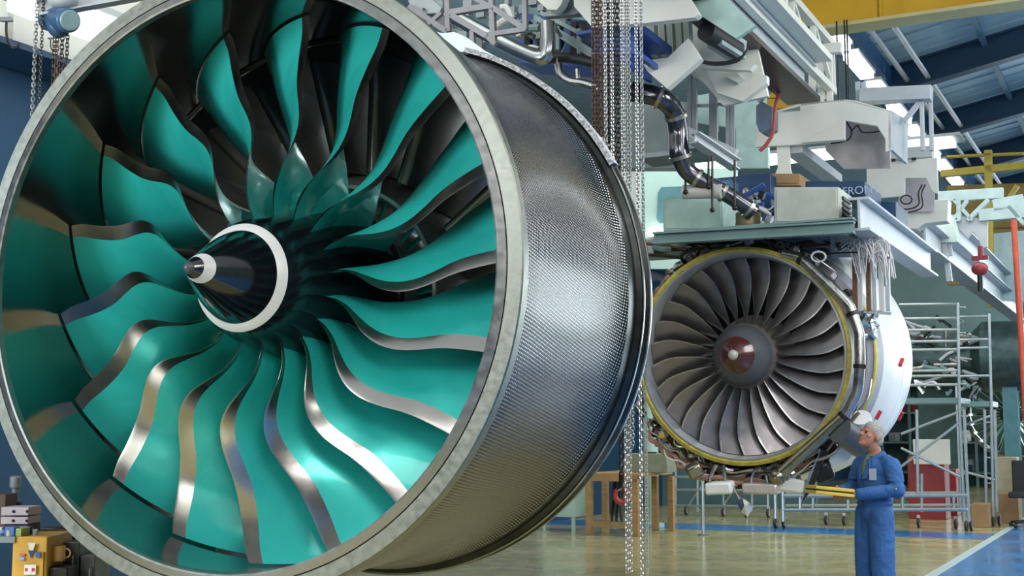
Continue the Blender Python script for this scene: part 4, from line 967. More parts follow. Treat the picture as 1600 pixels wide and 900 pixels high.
w0 = floorpt(970, 19.3); w1 = floorpt(1043, 19.3); Wd = (w1 - w0).length
mb.prism([(0, 0), (Wd, 0), (Wd, .30), (.12, .30), (0, .12)], 0, .45, fr=(w0 + EZ * zb, EV, EZ, -EU)); mb2 = MB(); mb2.v = [v + EU * .45 for v in mb.v]; mb2.f = mb.f; mb2.mi = mb.mi
child(mb2, 'body', mat('sage_case', '#8a917a', .5), t, bevel=.01); child(MB().box(w0 + EV * Wd * .55 + EZ * (zb + .31) + EU * .22, (.2, .06, .03), HA), 'handle', M_dk, t)
t = thing('pale_column', floorpt(1018, 20.9), 'pale green round column rising behind the workbench', 'column')
child(MB().cyl(floorpt(1018, 20.9), floorpt(1018, 20.9) + EZ * 2.6, .13, 24), 'shaft', M_creamg, t); child(MB().cyl(floorpt(1018, 20.9), floorpt(1018, 20.9) + EZ * .06, .22, 24), 'base', M_creamg, t)
t = thing('tool_cabinet', floorpt(875, 19.3), 'pale green metal cabinet on short legs beyond the lower edge of the barrel', 'cabinet')
a, c = floorpt(848, 19.3), floorpt(899, 19.3); Wd = (c - a).length
child(MB().box((a + c) / 2 + EU * .25 + EZ * .65, (Wd, .5, .85), HA), 'body', M_creamg, t, bevel=.01); child(MB().box((a + c) / 2 - EU * .005 + EZ * .65, (Wd * .9, .012, .78), HA), 'door', M_creamg, t, bevel=.003)
for x in (851, 896): child(MB().box(floorpt(x, 19.35) + EZ * .12, (.05, .05, .24), HA), 'leg', M_creamg, t)
box_thing('cardboard_box', 'closed brown cardboard box under the narrower scaffold tower', 'box', 1517, 1545, 23.2, .40, .5, M_card)
box_thing('cardboard_box', 'larger brown cardboard box beside the white line at the right', 'box', 1557, 1592, 24.6, .52, .6, M_card)
box_thing('storage_bin', 'tall beige bin behind the larger cardboard box at the right', 'bin', 1558, 1592, 25.4, 1.15, .5, mat('beige_bin', '#a79c80', .6))
box_thing('tool_chest', 'dark red tool chest seen through the scaffold diagonals', 'chest', 1420, 1478, 25.0, 1.15, .6, M_dred)
box_thing('notice_board', 'white board standing behind the scaffold diagonals', 'board', 1430, 1488, 24.6, .46, .04, M_cream, z=1.02)
box_thing('parts_rack', 'dark green parts rack far behind the scaffold', 'rack', 1440, 1500, 28, 2.6, .6, mat('dark_green_rack', '#35504c', .5, .1, .3, 3.), z=.3)
box_thing('tool_chest', 'second dark red chest right of the first, under the white board', 'chest', 1466, 1496, 26.2, .9, .5, M_dred)
# third engine far right
QF = frame_of(1580, 648, 33.0, .4377, -.0)
t3 = thing('jet_engine', QF[0], 'distant engine with dark greenish fan, half hidden at the right edge', 'jet engine', fr=QF)
MB().lathe([(1.1, -.6), (1.12, 0), (1.06, .02), (1.02, -.05), (1.0, -.7)], 64).build('fan_case', M_pipe, t3)
MB().lathe([(0, .3), (.15, .1), (.28, -.1), (.3, -.6), (0, -.6)], 32).build('spinner', M_dk, t3)
b3 = MB().add([Vector((.28, 0, -.1)), Vector((1.0, .02, -.12)), Vector((.98, .19, -.3)), Vector((.29, .06, -.35)), Vector((.28, .012, -.1)), Vector((1.0, .034, -.12)), Vector((.98, .20, -.3)), Vector((.29, .07, -.35))], [(0, 1, 2, 3), (4, 7, 6, 5), (0, 4, 5, 1), (1, 5, 6, 2), (2, 6, 7, 3), (3, 7, 4, 0)]).build('fan_blade', mat('green_grey_blade', '#6f8a78', .4, .6), t3)
for k in range(1, 26): o = b3.copy(); COL.objects.link(o); o.rotation_euler.z = 2 * pi * k / 26
p = floorpt(1587, 26.8); t = thing('steel_column', p, 'blue-green steel column at the right edge beside the orange pole', 'column')
child(MB().ibeam(p, p + EZ * 3.4, .28, .25, .03, EU), 'shaft', mat('column_teal', '#4f7f86', .5), t); child(MB().box(p + EZ * .02, (.45, .45, .04), HA), 'base_plate', M_grey, t)
child(MB().beam(p + EZ * 3.3 - EV * 1.3, p + EZ * 3.3 + EV * 1.4, .2, .22), 'cross_beam', MATS['column_teal'], t)
p0 = onU(1583, 330, 24.4); p1 = onU(1604, 660, 24.4); t = thing('boundary_pole', p1, 'tall orange-red pole leaning slightly at the right edge of the photo', 'pole')
child(MB().cyl(p0, p1 + (p1 - p0).normalized() * (p1.z / max(.01, -(p1 - p0).normalized().z)), .055, 12), 'shaft', mat('orange_red_paint', '#d0593f', .4), t); child(MB().ball(p0, .075, 12, 8), 'cap', MATS['orange_red_paint'], t)
# red hook block hanging from the pale girder
t = thing('hook_block', onU(1532, 412, 20.5), 'dark red hook block hanging below the far carriage', 'hook')
child(MB().cyl(onU(1532, 385, 20.5), onU(1532, 405, 20.5), .04, 10).beam(onU(1518, 404, 20.5), onU(1544, 402, 20.5), .07, .06), 'yoke', M_dred, t)
child(MB().ball(onU(1531, 420, 20.5), .13, 16, 10, (1, .7, .8)), 'sheave', M_dred, t); child(MB().cyl(onU(1531, 425, 20.5), onU(1532, 455, 20.5), .04, 10), 'shank', M_dk, t)
t = thing('office_chair', floorpt(1604, 23.6), 'black chair with cross base cut off by the right edge of the photo', 'chair')
p = floorpt(1606, 23.6)
child(MB().box(p + EZ * .55, (.55, .5, .10), HA), 'seat', M_rubber, t, bevel=.02); child(MB().box(p + EZ * .85 + EU * .25, (.5, .08, .55), HA), 'backrest', M_rubber, t, bevel=.02); child(MB().cyl(p + EZ * .1, p + EZ * .5, .03, 10), 'column', M_bolt, t)
for k in range(5):
    q = p + (EV * cos(k * 1.2566 + .3) + EU * sin(k * 1.2566 + .3)) * .3; child(MB().beam(p + EZ * .12, q + EZ * .08, .04, .04).ball(q + EZ * .04, .04, 10, 6), 'foot', M_rubber, t)

# ------------------------------------------------------------ lower left corner: cabinet and bench clutter
def lf(px, d): p = P(px, 800, d); p.z = 0; return p
XA = (Vector((1, 0, 0)), Vector((0, 1, 0)), EZ)
def zat(py, d): return P(800, py, d).z
t = thing('tool_locker', lf(50, 8.6), 'yellow tool locker covered in small stickers at the lower left corner', 'locker')
z1 = zat(838, 8.6); ym = mat('worn_yellow_locker', '#c99a3a', .45, 0, .18, 7.)
a, c = lf(22, 8.6), lf(76, 8.6); W_ = c.x - a.x; cx = (a.x + c.x) / 2
child(MB().box((cx, a.y + .25, z1 / 2), (W_, .5, z1)), 'body', ym, t, bevel=.008)
child(MB().box((cx, a.y - .008, z1 * .47), (W_ * .86, .016, z1 * .84)), 'door', ym, t, bevel=.004)
def stick(x, y, w_, h_, col, nm='sticker', tri=False):
    p = P(x, y, 8.57); p.y = a.y - .018 - .0022 * len(KIDS(t))
    mb = MB(); w_ = w_ * 8.6 / FPX; h_ = h_ * 8.6 / FPX
    poly = [(-w_ / 2, h_ / 2), (w_ / 2, h_ / 2), (0, -h_ / 2)] if tri else [(-w_ / 2, -h_ / 2), (w_ / 2, -h_ / 2), (w_ / 2, h_ / 2), (-w_ / 2, h_ / 2)]
    mb.prism(poly, 0, .002, fr=(p, Vector((1, 0, 0)), EZ, Vector((0, -1, 0)))); return child(mb, nm, mat('sticker_' + col, col, .4, 0, .05), t, smooth=0)
stick(51, 858, 12, 20, '#d9d6c8', tri=True); stick(51, 866, 10, 13, '#2b3f78', tri=True); stick(37, 866, 8, 4, '#c86a62'); stick(37, 872, 8, 5, '#8f9fc4'); stick(62, 866, 7, 9, '#3a5f96')
stick(51, 889, 18, 15, '#e8e4da'); stick(51, 889, 15, 5, '#c03a34'); stick(51, 889, 6, 7, '#e8e4da')
# bench running left with clutter
t = thing('side_bench', lf(-20, 8.8), 'dark bench along the lower left corner behind the yellow locker', 'bench')
child(MB().box((P(-60, 800, 8.9).x, 8.85 + .25, z1 - .02), (1.0, .8, .04)), 'top', M_grey, t)
for x in (-120, -20): child(MB().beam(lf(x, 9.0), lf(x, 9.0) + EZ * (z1 - .04), .05, .05), 'leg', M_dk, t)
t = thing('drawer_unit', lf(40, 9.1), 'small beige-lilac drawer unit with dark knobs on the clutter at the lower left', 'drawers')
zb0 = zat(838, 9.0)
for j, (y0, y1) in enumerate(((789, 803), (804, 816))):
    z_ = (zat(y0, 9.1) + zat(y1, 9.1)) / 2; h_ = zat(y0, 9.1) - zat(y1, 9.1)
    dr = child(MB().box((P(42, 800, 9.1).x, 9.12, z_), (.19, .25, h_ * .92)), 'drawer', mat('lilac_beige', '#b9abae', .5), t, bevel=.004)
    for x in (32, 53): child(MB().ball((P(x, 800, 9.0).x, 8.99, z_), .010, 8, 6), 'knob', M_dk, t)
child(MB().box((P(42, 800, 9.1).x, 9.14, (zb0 + zat(817, 9.1)) / 2), (.17, .24, max(.02, zat(817, 9.1) - zb0))), 'base', mat('brown_shelf', '#4c342c', .6), t)
tag(MB().box((P(12, 800, 9.2).x, 9.2, (zat(770, 9.2) + zb0) / 2), (.14, .2, zat(770, 9.2) - zb0)).build('wooden_box', mat('dark_brown_box', '#533a30', .6), bevel=.005), 'dark brown upright box left of the small drawer unit', 'box')
t = thing('bench_vice', P(24, 800, 9.0), 'grey bench instrument standing up above the drawer unit', 'instrument')
child(MB().cyl(P(24, 785, 9.25), P(24, 760, 9.25), .025, 12), 'stem', M_grey, t); child(MB().cyl(P(24, 762, 9.25), P(25, 744, 9.25), .042, 14), 'head', M_grey, t, bevel=.008); child(MB().cyl(P(24, 786, 9.25), P(24, 790, 9.25), .05, 14), 'foot', M_dk, t)
cl = ['#4e6fae', '#c8ccd8', '#8a9a4a', '#3f4f6f', '#b7b2a4', '#7f97b9', '#222428', '#b58a6a']
random.seed(9)
for k in range(14):
    x = random.uniform(2, 62); y = 836; s_ = random.uniform(.03, .06); p = P(x, y, 8.62 + random.random() * .2); p.z = z1 + s_ * .55
    ax = Euler((0, 0, random.uniform(0, 3))).to_matrix(); ax = tuple(ax @ v for v in XA)
    if k % 3 == 0: mb = MB().lathe([(0, 0), (s_ * .6, 0), (s_ * .6, s_ * 1.2), (s_ * .5, s_ * 1.25), (s_ * .45, s_ * .2), (0, s_ * .2)], 14, fr=(p - EZ * s_ * .55, XA[0], XA[1], EZ)); nm = 'tin_can'
    elif k % 3 == 1: mb = MB().ball(p, s_ * .7, 10, 6, (1.2, 1, .75)); nm = 'cloth_wad'
    else: mb = MB().box(p, (s_ * 1.6, s_, s_ * 1.05), ax); nm = 'parts_tin'
    cn = ['blue', 'pale grey', 'olive', 'navy', 'stone grey', 'steel blue', 'black', 'tan'][k % 8] + (', second of its colour' if k > 7 else '')
    lbs = {'tin_can': 'small open tin on the yellow locker, ' + cn, 'cloth_wad': 'crumpled cloth wad on the yellow locker, ' + cn, 'parts_tin': 'small rectangular parts tin on the yellow locker, ' + cn}
    tag(mb.build(nm, mat('clutter_' + cl[k % 8], cl[k % 8], .5), bevel=.003 if k % 3 == 2 else 0), lbs[nm], nm.split('_')[1] if nm != 'tin_can' else 'can', {'tin_can': 'tins', 'cloth_wad': 'cloth wads', 'parts_tin': 'parts tins'}[nm] + ' on the yellow locker')
t = thing('oil_drum', lf(92, 9.2), 'dark rusty drum between the yellow locker and the grey steel cases', 'drum')
zt = zat(828, 9.2); p = lf(92, 9.3)
child(MB().lathe([(0, 0), (.17, 0), (.17, zt * .33), (.176, zt * .34), (.17, zt * .35), (.17, zt * .66), (.176, zt * .67), (.17, zt * .68), (.17, zt), (.0, zt)], 28, fr=(p, XA[0], XA[1], EZ)), 'shell', mat('dark_drum', '#1f1b1a', .45, .4, .3), t); child(MB().tube(arc(p + EZ * zt, .165, 0, 2 * pi, 24, XA[0], XA[1])[:-1], .01, 6, closed=True), 'rim', M_rust, t)
tag(MB().lathe([(0, 0), (.045, 0), (.045, .1), (.038, .1), (.036, .012), (0, .012)], 18, fr=(P(91, 876, 8.7), XA[0], XA[1], EZ)).tube(arc(P(91, 876, 8.7) + Vector((.05, 0, .05)), .03, -pi / 2, pi / 2, 8, XA[0], EZ), .006, 6).build('mug', mat('tan_mug', '#c79b5a', .4)), 'tan mug in front of the dark drum at the lower left', 'mug')
tag(MB().box(P(91, 884, 8.7) - EZ * .25, (.2, .2, .5)).build('stool', M_dk, bevel=.01), 'dark box stool under the tan mug', 'stool')
for k, (x0, x1, y0, lb) in enumerate(((107, 133, 845, 'grey steel case with a wire handle right of the dark drum'), (135, 158, 865, 'second grey steel case, under the rim of the huge engine'))):
    t = thing('steel_case', lf((x0 + x1) / 2, 9.0), lb, 'case'); xa, xb = P(x0, 800, 9.0).x, P(x1, 800, 9.0).x; zt = zat(y0, 9.0)
    child(MB().box(((xa + xb) / 2, 9.2, zt / 2), (xb - xa, .35, zt)), 'body', mat('brushed_case', '#6a6c6c', .4, .7, .25, 14.), t, bevel=.006)
    hx = (xa + xb) / 2; child(MB().tube([(hx + .03, 9.02, zt - .08), (hx + .03, 8.98, zt - .09), (hx + .03, 8.98, zt - .22), (hx + .03, 9.02, zt - .23)], .005, 6), 'handle', M_bolt, t)
box_thing('wall_cabinet', 'long blue-grey cabinet low along the left wall seen left of the workbench', 'cabinet', 800, 840, 20.5, .9, .5, mat('bluegrey_cab', '#54748a', .5))

random.seed(41)
t = thing('engine_core', floorpt(1460, 27.0), 'dark engine core with pipes far behind the tall scaffold tower', 'engine core')
child(MB().lathe([(.0, 0), (.55, 0), (.62, .3), (.5, 1.2), (.7, 1.4), (.7, 2.2), (0, 2.2)], 32, fr=(onU(1440, 560, 27.0) - EV * .2, EZ, EU, EV)), 'casing', mat('core_grey_green', '#4c5f5e', .4, .6, .3, 6.), t)
for k in range(40):
    x = random.uniform(1415, 1520); y = random.uniform(500, 612); u = 26.2 + random.random() * .3
    child(MB().tube(bez([onU(x, y, u), onU(x + random.uniform(-18, 18), y + random.uniform(-10, 10), u), onU(x + random.uniform(-30, 30), y + random.uniform(-18, 18), u)], 4), random.choice((.02, .03, .05)), 7), 'pipe', random.choice((M_pipe, M_dk, M_teal2, M_wire, M_nacg)), t)
t = thing('storage_shelving', floorpt(1560, 41), 'dark green shelving crowded with parts at the far right behind the scaffold towers', 'shelving')
a, c = floorpt(1380, 41), floorpt(1640, 41); Wd = (c - a).length
for z in (.4, 1.3, 2.2, 3.1, 3.9): child(MB().box((a + c) / 2 + EZ * z, (Wd, .8, .06), HA), 'shelf', M_teal2, t)
for k in range(6): q = a.lerp(c, k / 5); child(MB().beam(q - EU * .4, q - EU * .4 + EZ * 3.95, .08, .08), 'upright', M_teal2, t)
child(MB().box((a + c) / 2 + EU * .5 + EZ * 2, (Wd, .05, 4.0), HA), 'back_panel', mat('green_shadow_panel', '#3c5a58', .6, 0, .2), t)  # back panel in one even dark green
for k in range(34):
    q = a.lerp(c, random.random()) + EZ * random.choice((.43, 1.33, 2.23, 3.13)); sz = (random.uniform(.2, .5), .4, random.uniform(.2, .6))
    child(MB().box(q + EZ * sz[2] / 2, sz, HA), 'stored_part', random.choice((M_dk, M_pipe, M_teal2, M_nacg, M_navy, M_cream, M_dred, M_grey)), t, bevel=.02)
# ------------------------------------------------------------ chains
def link_mesh(mb, c, t, s, L_, W_, r):
    # oval ring: t along chain, s sideways
    n = t.cross(s); pts = []
    for k in range(10):
        a = 2 * pi * k / 10; x = cos(a); y = sin(a)
        pts.append(c + s * (x * (W_ / 2)) + t * ((L_ / 2 - W_ / 2) * (1 if y > .1 else -1 if y < -.1 else 0) + y * W_ / 2))
    N = len(pts); vs = []; 
    for i in range(N):
        tg = (pts[(i + 1) % N] - pts[i - 1]).normalized(); q = n; w_ = tg.cross(q)
        vs += [pts[i] + (q * cos(2 * pi * k / 4) + w_ * sin(2 * pi * k / 4)) * r for k in range(4)]
    mb.add(vs, [(i * 4 + k, i * 4 + (k + 1) % 4, ((i + 1) % N) * 4 + (k + 1) % 4, ((i + 1) % N) * 4 + k) for i in range(N) for k in range(4)])
def chain(px, y0, px2, y1, d, label, m, pitch=.026, group=None, sag=0., nm='lifting_chain', cat='chain'):
    a = P(px, y0, d); b_ = P(px2, y1, d); b_.x = a.x; b_.y = a.y      # chains hang plumb
    mb = MB(); n = max(2, int((a - b_).length / pitch)); dn = (b_ - a).normalized()
    rot = random.random() * 3
    s1 = Vector((cos(rot), sin(rot), 0)); s2 = dn.cross(s1)
    for k in range(n + 1): link_mesh(mb, a + dn * pitch * k, dn, s1 if k % 2 else s2, pitch * 1.42, pitch * .86, pitch * .15)
    return tag(mb.build(nm, m, smooth=60, fixn=False), label, cat, group)
random.seed(4)
D = 9.35
G1 = 'bright steel hand chains hanging behind the barrel'
M_ch1 = mat('bright_chain', '#c9c6c0', .28, .85, .15, 20.); M_ch2 = mat('dark_chain', '#4a4440', .4, .8, .3, 20.); M_ch3 = mat('brown_chain', '#6e5546', .55, .5, .3, 20.)
chain(926, -20, 930, 240, 9.6, 'brown rusty load chain, leftmost of the hanging chains', M_ch3, .034)
chain(932, -20, 930, 240, 9.62, 'brown rusty load chain, second from the left', M_ch3, .034)
chain(938, -20, 930, 240, 9.6, 'brown rusty load chain, third from the left touching the first two', M_ch3, .034)
chain(945, -20, 960, 260, D, 'single bright chain just right of the brown load chains', M_ch1)
chain(950, -20, 960, 300, D + .1, 'dark oily load chain, left one of the dark bunch', M_ch2, .036)
chain(957, -20, 960, 300, D + .15, 'dark oily load chain, middle one of the dark bunch', M_ch2, .036)
chain(964, -20, 960, 745, D + .1, 'dark oily load chain that carries the red hook at its lower end', M_ch2, .036)
chain(955, -20, 960, 300, D + .05, 'thin bright chain in front of the dark bunch', M_ch1)
chain(971, -20, 985, 885, D, 'bright hand chain, left of the close pair ending above the floor', M_ch1, .026)
chain(977, -20, 991, 880, D + .02, 'bright hand chain, right of the close pair ending above the floor', M_ch1, .026)
chain(981, -20, 991, 700, D + .06, 'third bright chain running tight behind the close pair', M_ch1, .026)
chain(993, -20, 1006, 910, D, 'bright hand chain, second from the right, reaching below the photo', M_ch1, .026)
chain(1001, -20, 1016, 910, D, 'rightmost bright hand chain reaching below the photo', M_ch1, .026)
# red hook
hp = P(964, 745, D + .1); hp.x = P(964, -20, D + .1).x; hp.y = P(964, -20, D + .1).y; 
t = thing('crane_hook', hp, 'red lifting hook hanging on the dark chain in front of the workbench', 'hook')
child(MB().cyl(hp + EZ * .03, hp - EZ * .03, .02, 12).beam(hp - EZ * .03, hp - EZ * .055, .05, .035), 'swivel', M_dk, t)
hc = hp - EZ * .115; pts = arc(hc, .048, radians(75), radians(-230), 22, Vector((1, 0, 0)), EZ)
child(MB().tube(pts, [.016 + .006 * sin(pi * i / 22) for i in range(23)], 12), 'hook', mat('red_hook_paint', '#a5403a', .45, .2, .2), t)
child(MB().tube([hc + Vector((.02, 0, .06)), hc + Vector((-.045, 0, .02))], .007, 8), 'latch', M_bolt, t)
# left chain hoist
t = thing('chain_hoist', P(92, 30, 9.0), 'blue-grey chain hoist with round end cover hanging at the upper left', 'hoist')
M_ho = mat('hoist_blue_grey', '#42688a', .35, .3, .15, 8.)
a, c = P(76, 30, 9.15), P(108, 32, 8.85); ax = (c - a).normalized()
child(MB().cyl(a, c, .085, 28), 'housing', M_ho, t, bevel=.012); child(MB().cyl(c, c + ax * .03, .072, 28), 'end_cover', mat('hoist_cover', '#7f9ba0', .35, .2), t, bevel=.01)
child(MB().ball((a + c) / 2 - EZ * .04, .09, 16, 10, (.9, .9, 1)), 'gear_case', M_ho, t); child(MB().cyl(a - ax * .05, a, .05, 20), 'brake_cover', M_ho, t)
child(MB().cyl((a + c) / 2 + EZ * .06, (a + c) / 2 + EZ * .3, .02, 10), 'suspension', M_grey, t)
for k, (x, m_, pt, lb, y0, y1) in enumerate(((59, M_ch1, .026, 'thin bright chain left of the hoist against the blue wall', -20, 420), (68, M_ch2, .022, 'thin dark chain just left of the hoist body', 0, 420), (86, M_ch2, .032, 'dark chain hanging from the left side of the hoist', 48, 420), (90, M_ch3, .032, 'brown chain hanging beside the left dark chain of the hoist', 48, 420), (98, M_ch2, .032, 'dark chain hanging from the middle of the hoist', 46, 420), (106, M_ch2, .028, 'dark chain hanging from the right side of the hoist', 46, 420))):
    chain(x, y0, x, y1, 9.0, lb, m_, pt)
# hoist support: silver beam above
t = thing('hoist_rail', P(130, 5, 9.0), 'silver steel rail passing above the hoist at the upper left', 'beam')
child(MB().ibeam(P(60, 14, 9.0), P(260, -22, 9.2), .1, .12, .015), 'rail', M_ltgrey, t); child(MB().ball(P(98, 2, 9.0), .09, 14, 8, (1.2, 1, .6)), 'trolley', M_ltgrey, t)
# free hook at the far upper left
def jhook(x, y, s, d, lb):
    t = thing('wall_hook', P(x, y, d), lb, 'hook'); k = d / FPX * s
    p = P(x, y, d); child(MB().box(p + EZ * .35 * k, (1.6 * k, .6 * k, .55 * k)), 'block', M_grey, t, bevel=.01)
    pts = [p, p + Vector((.05 * k, 0, -1.2 * k)), p + Vector((.3 * k, 0, -2.4 * k)), p + Vector((.9 * k, 0, -3.1 * k)), p + Vector((1.5 * k, 0, -3.0 * k)), p + Vector((1.7 * k, 0, -2.5 * k))]
    child(MB().tube(bez(pts, 5), .16 * k, 8), 'hook', M_dk, t)
jhook(10, 35, 13, 11.0, 'dark steel hook hanging from a grey block at the far upper left'); jhook(79, 62, 6, 12.5, 'small dark hook on the cream girder left of the hoist chains'); jhook(115, 75, 6, 13.0, 'small dark hook on the cream girder right of the hoist chains')
# ------------------------------------------------------------ the man in blue overalls
def to_mesh(o, mods):
    for k, kw in mods:
        md = o.modifiers.new(k, k)
        for a, v in kw.items(): setattr(md, a, v)
    bpy.context.view_layer.update(); dg = bpy.context.evaluated_depsgraph_get()
    me = bpy.data.meshes.new_from_object(o.evaluated_get(dg)); o.modifiers.clear(); old = o.data; o.data = me
    bpy.data.meshes.remove(old); me.shade_smooth(); return o
def cap(mb, pts, rs, n=16):
    pts = [Vector(p) for p in pts]; mb.tube(pts, rs, n)
    for p, r in zip(pts, rs): mb.ball(p, r, n, 10)
    return mb
def ell(mb, c, sx, sy, sz, rot=None):
    ax = tuple(rot @ v for v in XA) if rot else XA
    return mb.ball(c, 1, 20, 14, (sx, sy, sz), ax)
def blob(mb, nm, m, par, vox, sm=4):
    o = mb.build(nm, m, None, smooth=0, fixn=False); to_mesh(o, [('REMESH', dict(mode='VOXEL', voxel_size=vox)), ('SMOOTH', dict(factor=.5, iterations=sm))])
    o.data.materials.clear(); o.data.materials.append(m); o.parent = par; return o
fp = P(1362, 676, 10.8); fp.z = 0
man = thing('person', fp, 'grey-haired man in blue overalls looking up at the second engine, holding a yellow folder', 'person', rz=radians(203))
M_skin = mat('skin', '#a8765f', .5, 0, .06, 8.); M_over = mat('overall_blue', '#33609a', .8, 0, .12, 7., bump=1., bscale=11.)
M_hair = mat('grey_hair', '#a3a19c', .7, 0, .25, 60., bump=.6, bscale=120.); M_shirt = mat('olive_shirt', '#5f6b4a', .8); M_boot = mat('black_boots', '#1c1b1b', .4)
HR = Matrix.Rotation(radians(-24), 3, 'Y'); hcn = Vector((.012, 0, 1.56))
def hp_(x, y, z): return hcn + HR @ Vector((x, y, z))
hands = {1: Vector((.335, .05, 1.085)), -1: Vector((.30, -.10, 1.11))}
elb = {1: Vector((-.02, .275, 1.13)), -1: Vector((-.01, -.27, 1.13))}
mb = MB()
ell(mb, hp_(-.012, 0, .045), .098, .076, .088, HR); ell(mb, hp_(.03, 0, -.02), .066, .062, .085, HR); ell(mb, hp_(.052, 0, -.072), .040, .042, .034, HR)
ell(mb, hp_(.078, 0, .030), .020, .050, .016, HR)          # brow
cap(mb, [hp_(.088, 0, .022), hp_(.104, 0, -.012)], [.009, .014], 10); ell(mb, hp_(.100, 0, -.014), .016, .017, .011, HR)
ell(mb, hp_(.084, 0, -.047), .014, .026, .0075, HR); ell(mb, hp_(.081, 0, -.060), .014, .023, .0075, HR); ell(mb, hp_(.078, 0, -.088), .018, .022, .015, HR)
for s in (-1, 1): ell(mb, hp_(.055, s * .045, -.012), .026, .022, .022, HR); ell(mb, hp_(-.012, s * .078, .0), .018, .010, .032, HR)
cap(mb, [(-.03, 0, 1.36), (-.022, 0, 1.45), hp_(-.02, 0, -.05)], [.062, .056, .056]); ell(mb, (-.03, 0, 1.31), .085, .14, .08)
# trunk and limbs inside the clothes
cap(mb, [(-.03, 0, 1.30), (-.02, 0, 1.10), (-.01, 0, .95)], [.11, .10, .11])
for s in (-1, 1):
    cap(mb, [(-.035, s * .18, 1.30), elb[s] + Vector((.02, 0, 0)), elb[s].lerp(hands[s], .85)], [.05, .04, .028])
    cap(mb, [(0, s * .09, .92), (.01, s * .10, .50), (-.02, s * .105, .10)], [.08, .055, .04]); cap(mb, [(-.04, s * .105, .06), (.12, s * .115, .045)], [.04, .03])
    h = hands[s]; fd = (Vector((1, -s * .35, 0))).normalized(); sd = Vector((0, 0, 1)); inn_ = Vector((0, -s, 0))
    w0 = elb[s].lerp(h, .80); palm = h - fd * .01
    cap(mb, [w0, h - fd * .045], [.028, .026]); ell(mb, palm, .045, .018, .040, Matrix.Rotation(atan2(fd.y, fd.x), 3, 'Z'))
    for j in range(4):
        L1 = (.042, .048, .045, .036)[j]; b0_ = palm + fd * .035 + sd * (.028 - j * .018) + inn_ * -.004
        k1 = b0_ + fd * L1 * .7 + inn_ * .010; k2 = k1 + fd * L1 * .35 + inn_ * .020; k3 = k2 + inn_ * .018 - fd * .004
        mb.tube([b0_, k1, k2, k3], [.0098, .0092, .0086, .0076], 8); mb.ball(k3, .0078, 8, 6); mb.ball(k1, .0095, 8, 6); mb.ball(k2, .0088, 8, 6)
    tb = palm + sd * .028 + inn_ * .006; mb.tube([tb - fd * .01, tb + sd * .016 + fd * .02 + inn_ * .010, tb + sd * .014 + fd * .045 + inn_ * .018], [.012, .011, .009], 8); mb.ball(tb + sd * .014 + fd * .045 + inn_ * .018, .009, 8, 6)
body = blob(mb, 'body', M_skin, man, .0045, 2)
# hair cap with short sides
mb = MB(); ell(mb, hp_(-.012, 0, .066), .094, .081, .080, HR); ell(mb, hp_(-.06, 0, .0), .055, .072, .065, HR)
for s in (-1, 1): ell(mb, hp_(-.025, s * .058, .03), .045, .026, .045, HR)
hair = blob(mb, 'hair', M_hair, man, .007, 2)
for s in (-1, 1):
    MB().ball(hp_(.080, s * .029, .010), .0105, 10, 8).build('eye', mat('eye_dark', '#2a211c', .2), man)
    MB().tube([hp_(.088, s * .012, .030), hp_(.087, s * .03, .036), hp_(.072, s * .046, .030)], .005, 6).build('eyebrow', M_hair, man)
# overalls
mb = MB()
ell(mb, (-.03, 0, 1.28), .125, .185, .13); ell(mb, (-.025, 0, 1.18), .13, .18, .15); ell(mb, (-.015, 0, 1.04), .125, .17, .12); ell(mb, (-.01, 0, .94), .13, .175, .13)
for s in (-1, 1):
    cap(mb, [(-.04, s * .07, 1.385), (-.035, s * .14, 1.36), (-.03, s * .195, 1.325)], [.045, .060, .070])
    cap(mb, [Vector((-.035, s * .20, 1.325)), Vector((-.03, s * .245, 1.23)), elb[s], elb[s].lerp(hands[s], .35), elb[s].lerp(hands[s], .72)], [.074, .070, .066, .056, .047])
    cap(mb, [(0, s * .085, .92), (.005, s * .098, .72), (.01, s * .105, .50), (-.005, s * .11, .28), (-.015, s * .112, .09)], [.108, .104, .098, .098, .096])
    # collar
    cap(mb, [(-.085, s * .03, 1.43), (-.055, s * .075, 1.425), (.0, s * .080, 1.405), (.05, s * .055, 1.375)], [.022, .024, .024, .020], 10)
    # folds
    for k, z in enumerate((.16, .25, .47, .56)): ell(mb, (.02, s * .11, z), .082, .086, .018)
    for k in (.15, .3, .5): p = Vector((-.03, s * .23, 1.28)).lerp(elb[s], k * 1.6); ell(mb, p, .074, .074, .015)
for z in (1.05, 1.01, 1.085): ell(mb, (-.01, 0, z), .135, .178, .014)
ell(mb, (-.055, 0, 1.395), .062, .09, .05)
o = blob(mb, 'overalls', M_over, man, .010, 3)
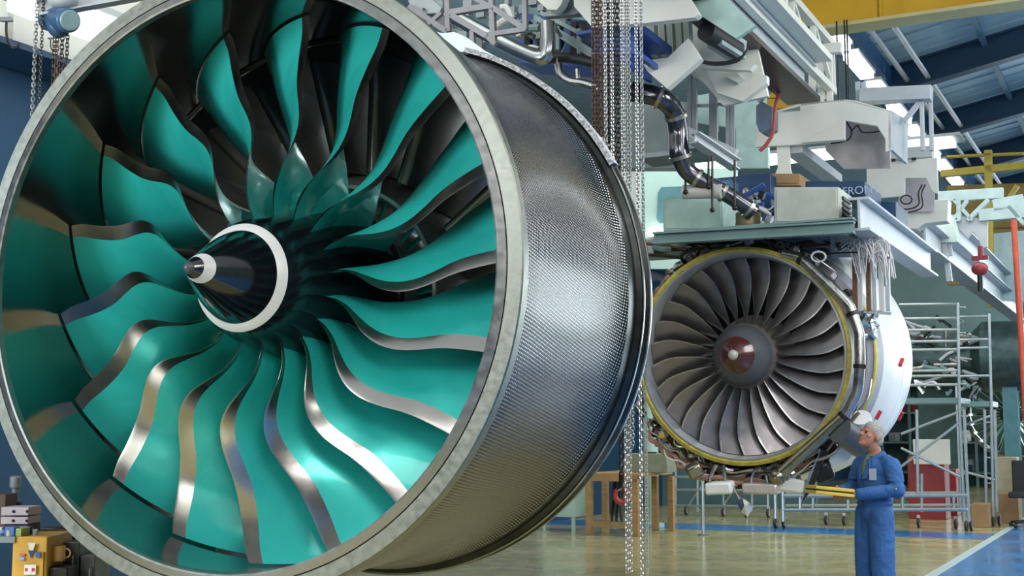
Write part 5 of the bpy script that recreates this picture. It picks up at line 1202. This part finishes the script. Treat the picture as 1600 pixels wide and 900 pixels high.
# open collar: shirt wedge and lapels
mb = MB(); cap(mb, [(.035, .0, 1.395), (.070, .0, 1.33), (.098, .0, 1.25)], [.030, .036, .018], 12); ell(mb, (-.010, 0, 1.405), .070, .072, .020); blob(mb, 'shirt', M_shirt, man, .006, 2)
for s in (-1, 1):
    MB().prism([(0, 0), (.05, .01), (.055, .10), (.02, .19), (-.012, .17)], 0, .012, fr=(Vector((.118, s * .008, 1.21)), Vector((-.12, s * 1, 0)).normalized(), Vector((-.32, s * .12, 1)).normalized(), Vector((1, s * .12, .3)).normalized())).build('lapel', M_over, man, bevel=.003)
MB().box((.085, .105, 1.255), (.012, .06, .095), tuple(Matrix.Rotation(radians(38), 3, 'Z') @ v for v in XA)).build('name_badge', mat('badge_grey', '#a9b4c6', .4), man)
MB().ball((-.0 + .03, .318, 1.14), .012, 8, 6).build('cuff_stud', M_bolt, man)
MB().box((.12, 0, 1.0), (.01, .012, .42)).build('front_zip', mat('zip_shade', '#24508a', .6), man)
for s in (-1, 1):
    mb = MB(); cap(mb, [(-.05, s * .112, .07), (.06, s * .118, .05), (.15, s * .12, .04)], [.048, .046, .040]); mb.box((.04, s * .116, .012), (.28, .09, .024)); blob(mb, 'boot', M_boot, man, .007, 3)
# folder in his hands
bpy.context.view_layer.update()
MW = Matrix.Translation(fp) @ Matrix.Rotation(radians(203), 4, 'Z')
t = thing('ring_folder', MW @ Vector((.40, -.02, 1.12)), 'yellow folder with a black spine line held flat in the man\'s hands', 'folder')
fr_ = MW.to_3x3(); fax = Vector((.96, -.22, .10)).normalized(); fsd = Vector((.22, .97, 0)).normalized(); fup = fax.cross(fsd)
AX = (fr_ @ fax, fr_ @ fsd, fr_ @ fup)
cc = MW @ Vector((.43, -.02, 1.12)); my = mat('folder_yellow', '#d8b53a', .4)
child(MB().box(cc + AX[2] * .020, (.34, .22, .028), AX), 'top_cover', my, t, bevel=.006); child(MB().box(cc - AX[2] * .020, (.34, .22, .028), AX), 'bottom_cover', my, t, bevel=.006)
child(MB().box(cc, (.33, .215, .016), AX), 'page_block', M_rubber, t)
